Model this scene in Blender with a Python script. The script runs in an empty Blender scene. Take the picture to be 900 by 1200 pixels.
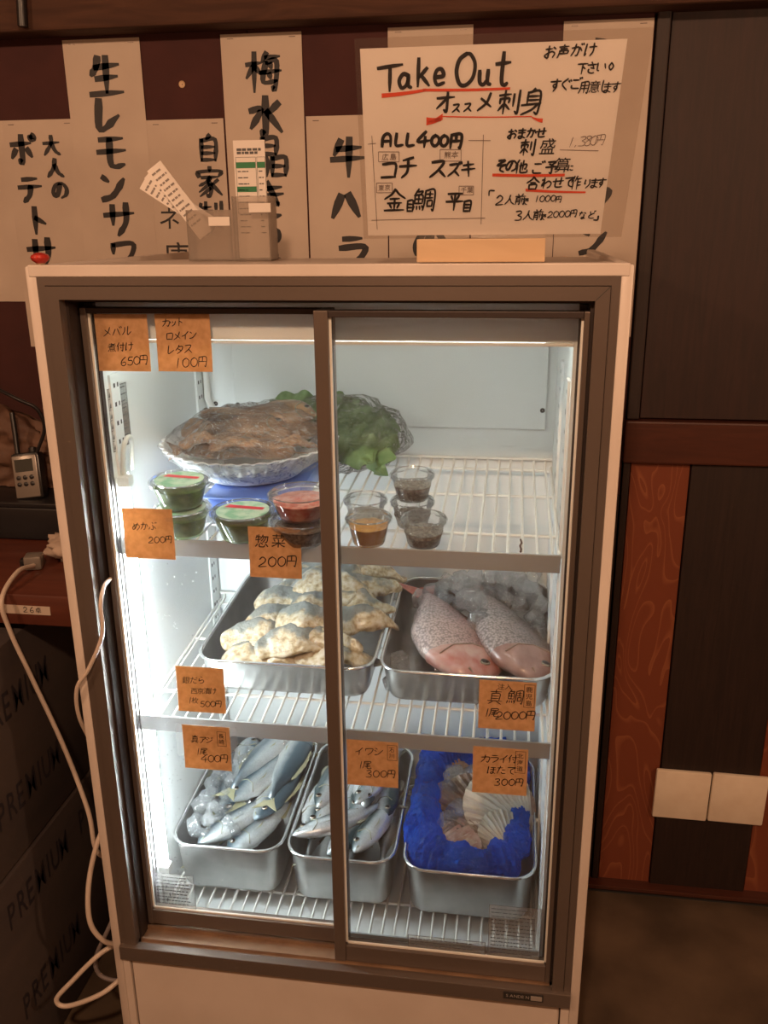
import bpy, bmesh, math, random
from mathutils import Vector, Matrix, Euler, noise
S = bpy.context.scene
COL = S.collection
rnd = random.Random(7)
PI = math.pi

# ------------------------------------------------------------------ camera, world, exposure
cam_d = bpy.data.cameras.new('camera')
cam_d.sensor_fit = 'VERTICAL'; cam_d.sensor_height = 36.0; cam_d.lens = 1040 / 1200 * 36
cam_d.clip_start = 0.02
cam = bpy.data.objects.new('camera', cam_d); COL.objects.link(cam)
RX = (0.9896464, 0.1432093, -0.0095396); RDN = (0.0354281, -0.3081526, -0.9506770); RF = (-0.1390854, 0.9404962, -0.3100358)
m = Matrix(((RX[0], -RDN[0], -RF[0], 0.493565), (RX[1], -RDN[1], -RF[1], -0.867692), (RX[2], -RDN[2], -RF[2], 1.158466), (0, 0, 0, 1)))
cam.matrix_world = m
S.camera = cam
w = bpy.data.worlds.new('world'); S.world = w; w.use_nodes = True
w.node_tree.nodes['Background'].inputs[0].default_value = (1.0, 0.62, 0.38, 1)
w.node_tree.nodes['Background'].inputs[1].default_value = 0.05
S.view_settings.view_transform = 'Standard'; S.view_settings.look = 'None'
S.view_settings.gamma = 1; S.view_settings.use_curve_mapping = False
S.view_settings.exposure = 0.0
LED_STRENGTH = 125.0
BULB_W = 42.0
H = 1.12

# ------------------------------------------------------------------ materials
def new_mat(name):
    mt = bpy.data.materials.new(name); mt.use_nodes = True
    return mt, mt.node_tree, mt.node_tree.nodes['Principled BSDF']

def mat(name, col, rough=0.5, metal=0.0, col2=None, scale=20, stretch=(1, 1, 1), bump=0.0, bscale=None, coat=0, lo=0.35, hi=0.65,
        trans=0, emit=None, estr=0, sss=0, spec=None, detail=4, distort=0):
    mt, nt, b = new_mat(name)
    b.inputs['Base Color'].default_value = (*col, 1); b.inputs['Roughness'].default_value = rough
    b.inputs['Metallic'].default_value = metal; b.inputs['Coat Weight'].default_value = coat
    b.inputs['Coat Roughness'].default_value = 0.08
    if spec is not None: b.inputs['Specular IOR Level'].default_value = spec
    b.inputs['Transmission Weight'].default_value = trans
    if sss: b.inputs['Subsurface Weight'].default_value = sss; b.inputs['Subsurface Radius'].default_value = (.01, .006, .004); b.inputs['Subsurface Scale'].default_value = .5
    if emit: b.inputs['Emission Color'].default_value = (*emit, 1); b.inputs['Emission Strength'].default_value = estr
    if col2 or bump:
        tc = nt.nodes.new('ShaderNodeTexCoord'); mp = nt.nodes.new('ShaderNodeMapping')
        mp.inputs['Scale'].default_value = stretch
        nt.links.new(tc.outputs['Object'], mp.inputs[0])
        nz = nt.nodes.new('ShaderNodeTexNoise'); nz.inputs['Scale'].default_value = scale; nz.inputs['Detail'].default_value = detail
        nz.inputs['Distortion'].default_value = distort
        nt.links.new(mp.outputs[0], nz.inputs[0])
        if col2:
            r = nt.nodes.new('ShaderNodeValToRGB')
            r.color_ramp.elements[0].position = lo; r.color_ramp.elements[1].position = hi
            r.color_ramp.elements[0].color = (*col, 1); r.color_ramp.elements[1].color = (*col2, 1)
            nt.links.new(nz.outputs['Fac'], r.inputs[0]); nt.links.new(r.outputs[0], b.inputs['Base Color'])
        if bump:
            n2 = nz
            if bscale:
                n2 = nt.nodes.new('ShaderNodeTexNoise'); n2.inputs['Scale'].default_value = bscale; n2.inputs['Detail'].default_value = 3
                nt.links.new(mp.outputs[0], n2.inputs[0])
            bp = nt.nodes.new('ShaderNodeBump'); bp.inputs['Strength'].default_value = bump; bp.inputs['Distance'].default_value = 0.002
            nt.links.new(n2.outputs['Fac'], bp.inputs['Height']); nt.links.new(bp.outputs[0], b.inputs['Normal'])
    return mt

def film(name, tint=(1, 1, 1), gloss=0.06, rough=0.02, diffuse=0.0, dcol=(1, 1, 1), bump=0, bscale=60, fres=True, bdist=0.003):
    """thin clear sheet: straight-through light, a mirror share that grows at grazing angles and a little milky scatter"""
    mt = bpy.data.materials.new(name); mt.use_nodes = True; nt = mt.node_tree; nt.nodes.clear()
    out = nt.nodes.new('ShaderNodeOutputMaterial'); tr = nt.nodes.new('ShaderNodeBsdfTransparent'); tr.inputs[0].default_value = (*tint, 1)
    gl = nt.nodes.new('ShaderNodeBsdfGlossy'); gl.inputs['Roughness'].default_value = rough
    mx = nt.nodes.new('ShaderNodeMixShader')
    lw = nt.nodes.new('ShaderNodeLayerWeight'); lw.inputs[0].default_value = 0.25
    ml = nt.nodes.new('ShaderNodeMath'); ml.operation = 'MULTIPLY_ADD'; ml.inputs[1].default_value = 0.8; ml.inputs[2].default_value = gloss
    nt.links.new(lw.outputs['Fresnel'], ml.inputs[0]); nt.links.new(ml.outputs[0], mx.inputs[0])
    nt.links.new(tr.outputs[0], mx.inputs[1]); nt.links.new(gl.outputs[0], mx.inputs[2])
    last = mx
    if bump:
        nz = nt.nodes.new('ShaderNodeTexNoise'); nz.inputs['Scale'].default_value = bscale; nz.inputs['Detail'].default_value = 2; nz.inputs['Distortion'].default_value = 1.5
        tc = nt.nodes.new('ShaderNodeTexCoord'); nt.links.new(tc.outputs['Object'], nz.inputs[0])
        bp = nt.nodes.new('ShaderNodeBump'); bp.inputs['Strength'].default_value = bump; bp.inputs['Distance'].default_value = bdist
        nt.links.new(nz.outputs['Fac'], bp.inputs['Height']); nt.links.new(bp.outputs[0], gl.inputs['Normal']); nt.links.new(bp.outputs[0], lw.inputs['Normal'])
    if diffuse:
        df = nt.nodes.new('ShaderNodeBsdfDiffuse'); df.inputs[0].default_value = (*dcol, 1)
        tl = nt.nodes.new('ShaderNodeBsdfTranslucent'); tl.inputs[0].default_value = (*dcol, 1)
        m1 = nt.nodes.new('ShaderNodeMixShader'); m1.inputs[0].default_value = 0.5
        nt.links.new(df.outputs[0], m1.inputs[1]); nt.links.new(tl.outputs[0], m1.inputs[2])
        m2 = nt.nodes.new('ShaderNodeMixShader'); m2.inputs[0].default_value = diffuse
        nt.links.new(mx.outputs[0], m2.inputs[1]); nt.links.new(m1.outputs[0], m2.inputs[2]); last = m2
    nt.links.new(last.outputs[0], out.inputs[0])
    return mt

def paper(name, col, col2, scale, back=0.35):
    mt, nt, b = new_mat(name)
    tc = nt.nodes.new('ShaderNodeTexCoord'); nz = nt.nodes.new('ShaderNodeTexNoise'); nz.inputs['Scale'].default_value = scale; nz.inputs['Detail'].default_value = 6
    r = nt.nodes.new('ShaderNodeValToRGB'); r.color_ramp.elements[0].position = .35; r.color_ramp.elements[1].position = .65
    r.color_ramp.elements[0].color = (*col, 1); r.color_ramp.elements[1].color = (*col2, 1)
    nt.links.new(tc.outputs['Object'], nz.inputs[0]); nt.links.new(nz.outputs['Fac'], r.inputs[0]); nt.links.new(r.outputs[0], b.inputs['Base Color'])
    b.inputs['Roughness'].default_value = .8; b.inputs['Specular IOR Level'].default_value = .15
    tl = nt.nodes.new('ShaderNodeBsdfTranslucent'); nt.links.new(r.outputs[0], tl.inputs[0])
    mx = nt.nodes.new('ShaderNodeMixShader'); mx.inputs[0].default_value = back
    nt.links.new(b.outputs[0], mx.inputs[1]); nt.links.new(tl.outputs[0], mx.inputs[2])
    nt.links.new(mx.outputs[0], nt.nodes['Material Output'].inputs[0])
    return mt

def fish_mat(name, back, side, belly, scales=220, speck=None, rough=.3, scale_amt=.35, metal=0.25, axis=1, b0=.45, b1=.62):
    """fish skin: back to belly colours run with the fish's own height; overlapping scales as cells"""
    mt, nt, b = new_mat(name)
    tc = nt.nodes.new('ShaderNodeTexCoord'); sp = nt.nodes.new('ShaderNodeSeparateXYZ'); nt.links.new(tc.outputs['Generated'], sp.inputs[0])
    nz = nt.nodes.new('ShaderNodeTexNoise'); nz.inputs['Scale'].default_value = 60; nt.links.new(tc.outputs['Object'], nz.inputs[0])
    ad = nt.nodes.new('ShaderNodeMath'); ad.operation = 'MULTIPLY_ADD'; ad.inputs[1].default_value = .16; nt.links.new(nz.outputs['Fac'], ad.inputs[0])
    nt.links.new(sp.outputs[axis], ad.inputs[2])
    r = nt.nodes.new('ShaderNodeValToRGB'); e = r.color_ramp.elements
    e[0].position = .12; e[0].color = (*belly, 1); e[1].position = b0; e[1].color = (*side, 1)
    e2 = e.new(b1); e2.color = tuple((s + k) / 2 for s, k in zip(side, back)) + (1,)
    e3 = e.new(min(.98, b1 + .14)); e3.color = (*back, 1)
    nt.links.new(ad.outputs[0], r.inputs[0])
    vo = nt.nodes.new('ShaderNodeTexVoronoi'); vo.inputs['Scale'].default_value = scales; nt.links.new(tc.outputs['Object'], vo.inputs[0])
    vr = nt.nodes.new('ShaderNodeValToRGB'); vr.color_ramp.elements[0].position = .3; vr.color_ramp.elements[0].color = (1, 1, 1, 1)
    vr.color_ramp.elements[1].position = .75; vr.color_ramp.elements[1].color = (1 - scale_amt,) * 3 + (1,)
    nt.links.new(vo.outputs['Distance'], vr.inputs[0])
    mx = nt.nodes.new('ShaderNodeMix'); mx.data_type = 'RGBA'; mx.blend_type = 'MULTIPLY'; mx.inputs[0].default_value = 1
    nt.links.new(r.outputs[0], mx.inputs[6]); nt.links.new(vr.outputs[0], mx.inputs[7]); nt.links.new(mx.outputs[2], b.inputs['Base Color'])
    bp = nt.nodes.new('ShaderNodeBump'); bp.inputs['Strength'].default_value = .5; bp.inputs['Distance'].default_value = .0008
    nt.links.new(vr.outputs[0], bp.inputs['Height']); nt.links.new(bp.outputs[0], b.inputs['Normal'])
    b.inputs['Roughness'].default_value = rough; b.inputs['Metallic'].default_value = metal; b.inputs['Coat Weight'].default_value = .5; b.inputs['Coat Roughness'].default_value = .12
    return mt

def wood_mat(name, c1, c2, scale=6, stretch=(6, 6, .6), dist=3, rough=.45, lo=.35, hi=.7, wave=False, coat=.15):
    mt, nt, b = new_mat(name)
    tc = nt.nodes.new('ShaderNodeTexCoord'); mp = nt.nodes.new('ShaderNodeMapping'); mp.inputs['Scale'].default_value = stretch
    nt.links.new(tc.outputs['Object'], mp.inputs[0])
    if wave:
        nz = nt.nodes.new('ShaderNodeTexNoise'); nz.inputs['Scale'].default_value = scale; nz.inputs['Detail'].default_value = 1; nz.inputs['Distortion'].default_value = dist
        nt.links.new(mp.outputs[0], nz.inputs[0])
        mu = nt.nodes.new('ShaderNodeMath'); mu.operation = 'MULTIPLY'; mu.inputs[1].default_value = 9
        fr = nt.nodes.new('ShaderNodeMath'); fr.operation = 'FRACT'
        nt.links.new(nz.outputs['Fac'], mu.inputs[0]); nt.links.new(mu.outputs[0], fr.inputs[0]); src = fr.outputs[0]
    else:
        nz = nt.nodes.new('ShaderNodeTexNoise'); nz.inputs['Scale'].default_value = scale; nz.inputs['Detail'].default_value = 7; nz.inputs['Distortion'].default_value = dist
        nt.links.new(mp.outputs[0], nz.inputs[0]); src = nz.outputs['Fac']
    r = nt.nodes.new('ShaderNodeValToRGB'); r.color_ramp.elements[0].position = lo; r.color_ramp.elements[1].position = hi
    r.color_ramp.elements[0].color = (*c1, 1); r.color_ramp.elements[1].color = (*c2, 1)
    nt.links.new(src, r.inputs[0]); nt.links.new(r.outputs[0], b.inputs['Base Color'])
    bp = nt.nodes.new('ShaderNodeBump'); bp.inputs['Strength'].default_value = .15; bp.inputs['Distance'].default_value = .001
    nt.links.new(src, bp.inputs['Height']); nt.links.new(bp.outputs[0], b.inputs['Normal'])
    b.inputs['Roughness'].default_value = rough; b.inputs['Coat Weight'].default_value = coat
    return mt

M = dict(
    enamel=mat('white_enamel', (.66, .58, .52), .35, col2=(.60, .52, .46), scale=9, bump=.05, bscale=90),
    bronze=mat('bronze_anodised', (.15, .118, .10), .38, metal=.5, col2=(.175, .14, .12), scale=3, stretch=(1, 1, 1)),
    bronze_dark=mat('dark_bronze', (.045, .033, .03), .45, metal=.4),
    track=mat('track_metal', (.30, .20, .13), .4, metal=.3, col2=(.22, .14, .09), scale=30),
    rail_grey=mat('shelf_front_metal', (.46, .47, .48), .4, metal=.3),
    liner=mat('white_liner', (.86, .88, .87), .4, col2=(.82, .84, .83), scale=5),
    wire=mat('coated_wire', (.84, .82, .77), .35),
    rust=mat('brown_stain', (.08, .035, .02), .8),
    slot=mat('dark_slot', (.03, .03, .03), .7),
    steel=mat('stainless', (.56, .56, .55), .30, metal=.9, col2=(.45, .45, .44), scale=30, bump=.08, bscale=120),
    steel_rim=mat('stainless_rim', (.75, .75, .74), .2, metal=.9),
    led=mat('led_tube', (.9, .95, 1), .3, emit=(.86, .95, .98), estr=LED_STRENGTH),
    top_fill=mat('top_fill_tube', (.9, .95, 1), .3, emit=(.95, 1.0, .93), estr=22.0),
    cap=mat('cap_plastic', (.75, .75, .70), .4),
    glass=film('door_glass', tint=(.93, .96, .95), gloss=.05, rough=.01, diffuse=.028, dcol=(.9, .9, .9)),  # diffuse share puts the haze of room reflections into the glass
    ink=mat('black_ink', (.012, .010, .012), .55),
    ink_thin=mat('pen_ink', (.03, .018, .012), .6),
    pencil=mat('pencil', (.22, .17, .15), .8),
    red_ink=mat('red_marker', (.72, .08, .03), .6),
    strip=paper('cream_paper', (.58, .49, .41), (.52, .43, .36), 9, .05),
    white_paper=paper('white_paper', (.86, .80, .74), (.82, .76, .70), 6, .05),
    kraft=paper('kraft_note', (.70, .44, .24), (.60, .36, .18), 130, .42),
    tape=film('clear_tape', tint=(.95, .95, .95), gloss=.10, rough=.1, diffuse=.10),
    lam=film('laminate', tint=(.94, .92, .90), gloss=.035, rough=.06, bump=.15, bscale=14, diffuse=.015),
    clear=film('clear_plastic', tint=(.975, .98, .98), gloss=.05, rough=.05, diffuse=.05),
    wrap=film('plastic_wrap', tint=(.985, .985, .985), gloss=.05, rough=.07, diffuse=.035, bump=1.0, bscale=45, bdist=.03),
    holder=film('acrylic_holder', tint=(.9, .87, .84), gloss=.06, rough=.15, diffuse=.22, dcol=(.8, .75, .7)),
    blue_bag=film('blue_bag', tint=(.10, .38, .98), gloss=.16, rough=.14, diffuse=.60, dcol=(.005, .14, .90), bump=1.0, bscale=75, bdist=.02),
    light_wood=wood_mat('pale_wood', (.54, .37, .22), (.62, .44, .27), 5, (1, 4, 8), 1),
    red_knob=mat('red_plastic', (.45, .03, .02), .3, coat=.4),
    darkred=wood_mat('red_painted_board', (.042, .009, .008), (.056, .013, .011), 8, (2, 2, 2), .5, rough=.85, coat=0),
    dark_panel=wood_mat('dark_brown_panel', (.018, .006, .004), (.030, .010, .007), 14, (8, 8, .8), 1, rough=.6, coat=.03),
    blackbrown=wood_mat('black_brown_plank', (.015, .007, .0055), (.026, .012, .009), 16, (9, 9, .5), 1, rough=.6, coat=.03),
    redplank=wood_mat('red_knotty_plank', (.20, .052, .024), (.29, .095, .042), 3.2, (3.5, 3.5, 1.1), 1.6, rough=.4, lo=.75, hi=.97, wave=True),
    rail=wood_mat('red_brown_rail', (.06, .017, .010), (.085, .024, .013), 10, (.8, 8, 8), 1.5, rough=.4),
    beam=wood_mat('beam_wood', (.045, .016, .008), (.078, .031, .015), 7, (.8, 8, 6), 2, rough=.85, coat=0),
    table=wood_mat('table_wood', (.085, .020, .011), (.12, .032, .017), 8, (.7, 6, 6), 1, rough=.5, coat=.05),
    floor=mat('stained_concrete', (.075, .052, .036), .5, col2=(.15, .105, .07), scale=7, bump=.15, bscale=40, detail=8),
    plate=mat('ivory_plastic', (.90, .80, .66), .4, col2=(.80, .68, .54), scale=25, lo=.4, hi=.8),
    wallpaint=mat('ochre_plaster', (.55, .38, .26), .8, col2=(.46, .31, .20), scale=4, bump=.2),
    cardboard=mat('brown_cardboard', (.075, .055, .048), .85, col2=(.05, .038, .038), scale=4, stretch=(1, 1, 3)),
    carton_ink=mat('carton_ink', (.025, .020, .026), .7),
    cord=mat('cream_cord', (.62, .52, .44), .4), grey_cord=mat('grey_cord', (.20, .17, .17), .5), pink_cord=mat('pink_cord', (.6, .2, .16), .45),
    black=mat('black_plastic', (.012, .012, .014), .35), silver=mat('silver_plastic', (.26, .235, .21), .35, metal=.4),
    screen=mat('grey_lcd', (.05, .055, .05), .2, coat=.5), bagpaper=mat('tan_paper_bag', (.15, .08, .05), .7, col2=(.09, .045, .03), scale=20, bump=.4),
    cloth=mat('white_crumpled_cloth', (.52, .42, .34), .8, col2=(.42, .33, .27), scale=40, bump=.4),
    foam=mat('white_foam', (.90, .91, .92), .4),
    blue_tray=mat('blue_plastic', (.10, .20, .62), .35, coat=.3),
    simmer=mat('simmered_fish', (.17, .085, .045), .30, col2=(.40, .22, .11), scale=45, bump=.6, bscale=120, coat=.5),
    simmer2=mat('simmered_flesh', (.50, .27, .13), .3, col2=(.30, .15, .08), scale=60, bump=.5, coat=.5),
    green_label=mat('green_cup_label', (.55, .68, .50), .4, col2=(.25, .50, .30), scale=60, lo=.45, hi=.6),
    red_label=mat('red_label', (.75, .05, .07), .4), grape=mat('green_beans', (.22, .30, .07), .3, col2=(.10, .17, .03), scale=90, coat=.5),
    sesame=mat('brown_relish', (.14, .10, .075), .5, col2=(.34, .28, .22), scale=260, bump=1, bscale=300),
    orange=mat('orange_sauce', (.55, .22, .035), .15, col2=(.68, .36, .10), scale=70, coat=.6, sss=.2),
    redfood=mat('red_roe', (.62, .10, .05), .3, col2=(.78, .40, .30), scale=120, coat=.5),
    lettuce=mat('lettuce_leaf', (.08, .17, .05), .45, col2=(.22, .34, .14), scale=30, bump=.6, bscale=70, sss=.1),
    fillet=mat('miso_fillet', (.70, .56, .36), .38, col2=(.84, .74, .58), scale=42, bump=.9, bscale=150, coat=.35, sss=.15, distort=1.5),
    fillet_skin=mat('fillet_skin', (.24, .29, .31), .35, col2=(.52, .50, .44), scale=60, bump=.6, bscale=150, coat=.35),
    bream=fish_mat('pink_bream_skin', (.42, .20, .18), (.62, .44, .43), (.80, .68, .66), 320, scale_amt=.5, metal=.1),
    bream_grey=fish_mat('grey_bream_skin', (.18, .13, .13), (.36, .29, .29), (.60, .52, .52), 320, scale_amt=.55, metal=.15),
    bream_head=mat('red_bream_head', (.52, .17, .14), .3, col2=(.68, .46, .42), scale=38, coat=.5, bump=.3),
    bream_head2=mat('brown_bream_head', (.30, .17, .15), .3, col2=(.45, .28, .24), scale=55, coat=.5, bump=.3),
    fin_red=mat('red_fin', (.50, .10, .08), .4, col2=(.62, .22, .18), scale=90, coat=.3),
    mackerel=fish_mat('mackerel_skin', (.07, .12, .16), (.46, .50, .52), (.78, .80, .80), 500, scale_amt=.15, metal=.45, b0=.40, b1=.55),
    sardine=fish_mat('sardine_skin', (.045, .085, .095), (.60, .64, .67), (.88, .89, .90), 330, scale_amt=.12, metal=.5, b0=.48, b1=.62),
    fin_grey=mat('grey_fin', (.30, .30, .22), .4, coat=.3), fin_yel=mat('yellow_fin', (.34, .32, .19), .4, coat=.3),
    eye_ring=mat('eye_ring', (.30, .26, .20), .2, metal=.3, coat=1), pupil=mat('eye_pupil', (.008, .008, .010), .08, coat=1),
    shell=mat('scallop_shell', (.58, .49, .37), .5, col2=(.72, .66, .56), scale=35, bump=.4, bscale=160, coat=.2),
    shell_brown=mat('brown_scallop_shell', (.17, .11, .08), .5, col2=(.36, .27, .20), scale=60, bump=.6, bscale=150, coat=.3),
    shell_red=mat('reddish_shell', (.40, .22, .17), .5, col2=(.62, .50, .40), scale=60, bump=.6, bscale=150, coat=.3),
    flesh=mat('scallop_flesh', (.45, .32, .24), .3, col2=(.28, .18, .13), scale=80, coat=.5),
    green_print=mat('green_print', (.03, .20, .08), .6), grey_print=mat('grey_print', (.25, .22, .20), .7), label_print=mat('label_print', (.10, .10, .10), .7),
    label_film=film('label_film', tint=(.88, .88, .86), gloss=.04, diffuse=.16, rough=.2, dcol=(.8, .8, .78)),
    badge=mat('badge_black', (.02, .018, .018), .3, coat=.4), badge_text=mat('badge_text', (.55, .50, .46), .3, metal=.6),
    lampshade=mat('lamp_metal', (.10, .08, .06), .5, metal=.5), bulb=mat('warm_bulb', (1, .8, .5), .3, emit=(1, .62, .32), estr=25),
)
def bag_mat():
    mt, nt, b = new_mat('blue_bag_sheet')
    b.inputs['Base Color'].default_value = (.010, .17, 1.0, 1); b.inputs['Roughness'].default_value = .12; b.inputs['Coat Weight'].default_value = 1; b.inputs['Coat Roughness'].default_value = .05
    tc = nt.nodes.new('ShaderNodeTexCoord'); h = None
    vo = nt.nodes.new('ShaderNodeTexVoronoi'); vo.inputs['Scale'].default_value = 85; vo.feature = 'DISTANCE_TO_EDGE'
    nz = nt.nodes.new('ShaderNodeTexNoise'); nz.inputs['Scale'].default_value = 60; nz.inputs['Detail'].default_value = 3; nz.inputs['Distortion'].default_value = 2.5
    mxv = nt.nodes.new('ShaderNodeVectorMath'); mxv.operation = 'MULTIPLY_ADD'; mxv.inputs[1].default_value = (.02, .02, .02)
    nt.links.new(tc.outputs['Object'], nz.inputs[0]); nt.links.new(nz.outputs['Color'], mxv.inputs[0]); nt.links.new(tc.outputs['Object'], mxv.inputs[2]); nt.links.new(mxv.outputs[0], vo.inputs[0])
    ad = nt.nodes.new('ShaderNodeMath'); ad.operation = 'ADD'; nt.links.new(vo.outputs['Distance'], ad.inputs[0]); nt.links.new(nz.outputs['Fac'], ad.inputs[1])
    bp = nt.nodes.new('ShaderNodeBump'); bp.inputs['Strength'].default_value = 1; bp.inputs['Distance'].default_value = .022
    nt.links.new(ad.outputs[0], bp.inputs['Height']); nt.links.new(bp.outputs[0], b.inputs['Normal']); nt.links.new(bp.outputs[0], b.inputs['Coat Normal'])
    tl = nt.nodes.new('ShaderNodeBsdfTranslucent'); tl.inputs[0].default_value = (.02, .22, 1, 1)
    tr = nt.nodes.new('ShaderNodeBsdfTransparent'); tr.inputs[0].default_value = (.15, .45, 1, 1)
    m1 = nt.nodes.new('ShaderNodeMixShader'); m1.inputs[0].default_value = .4; nt.links.new(tl.outputs[0], m1.inputs[1]); nt.links.new(tr.outputs[0], m1.inputs[2])
    m2 = nt.nodes.new('ShaderNodeMixShader'); m2.inputs[0].default_value = .5; nt.links.new(b.outputs[0], m2.inputs[1]); nt.links.new(m1.outputs[0], m2.inputs[2])
    nt.links.new(m2.outputs[0], nt.nodes['Material Output'].inputs[0]); return mt
M['blue_bag'] = bag_mat()
def fillet_mat():
    mt, nt, b = new_mat('miso_fillet_flesh')
    tc = nt.nodes.new('ShaderNodeTexCoord'); sp_ = nt.nodes.new('ShaderNodeSeparateXYZ'); nt.links.new(tc.outputs['Generated'], sp_.inputs[0])
    n1 = nt.nodes.new('ShaderNodeTexNoise'); n1.inputs['Scale'].default_value = 30; n1.inputs['Detail'].default_value = 4
    n2 = nt.nodes.new('ShaderNodeTexNoise'); n2.inputs['Scale'].default_value = 130; n2.inputs['Detail'].default_value = 5; n2.inputs['Distortion'].default_value = .2
    oi = nt.nodes.new('ShaderNodeObjectInfo'); va = nt.nodes.new('ShaderNodeVectorMath'); va.operation = 'ADD'
    nt.links.new(tc.outputs['Object'], va.inputs[0]); nt.links.new(oi.outputs['Random'], va.inputs[1]); nt.links.new(va.outputs[0], n1.inputs[0]); nt.links.new(va.outputs[0], n2.inputs[0])
    r = nt.nodes.new('ShaderNodeValToRGB'); e = r.color_ramp.elements; e[0].position = .32; e[0].color = (.36, .24, .12, 1); e[1].position = .66; e[1].color = (.74, .65, .50, 1); q = e.new(.48); q.color = (.60, .47, .29, 1)
    nt.links.new(n2.outputs['Fac'], r.inputs[0])
    a1 = nt.nodes.new('ShaderNodeMath'); a1.operation = 'MULTIPLY_ADD'; a1.inputs[1].default_value = 1.6; nt.links.new(n1.outputs['Fac'], a1.inputs[0]); nt.links.new(sp_.outputs[1], a1.inputs[2])
    r2 = nt.nodes.new('ShaderNodeValToRGB'); r2.color_ramp.elements[0].position = .69; r2.color_ramp.elements[0].color = (0, 0, 0, 1); r2.color_ramp.elements[1].position = .80; r2.color_ramp.elements[1].color = (.85, .85, .85, 1)
    dv = nt.nodes.new('ShaderNodeMath'); dv.operation = 'DIVIDE'; dv.inputs[1].default_value = 1.9; nt.links.new(a1.outputs[0], dv.inputs[0]); nt.links.new(dv.outputs[0], r2.inputs[0])
    mx = nt.nodes.new('ShaderNodeMix'); mx.data_type = 'RGBA'; nt.links.new(r2.outputs[0], mx.inputs[0]); nt.links.new(r.outputs[0], mx.inputs[6]); mx.inputs[7].default_value = (.17, .20, .20, 1)
    nt.links.new(mx.outputs[2], b.inputs['Base Color']); b.inputs['Roughness'].default_value = .32; b.inputs['Coat Weight'].default_value = .4; b.inputs['Coat Roughness'].default_value = .15
    bp = nt.nodes.new('ShaderNodeBump'); bp.inputs['Strength'].default_value = 1; bp.inputs['Distance'].default_value = .0022; nt.links.new(n2.outputs['Fac'], bp.inputs['Height']); nt.links.new(bp.outputs[0], b.inputs['Normal'])
    return mt
M['fillet'] = M['fillet_skin'] = fillet_mat()
# clear ice: bright rough-clear lumps
def ice_mat():
    mt = film('clear_ice', tint=(.99, .995, 1), gloss=.16, rough=.06, diffuse=.15, dcol=(.93, .97, 1), bump=.6, bscale=120, bdist=.004)
    return mt
M['ice'] = ice_mat()

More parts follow.
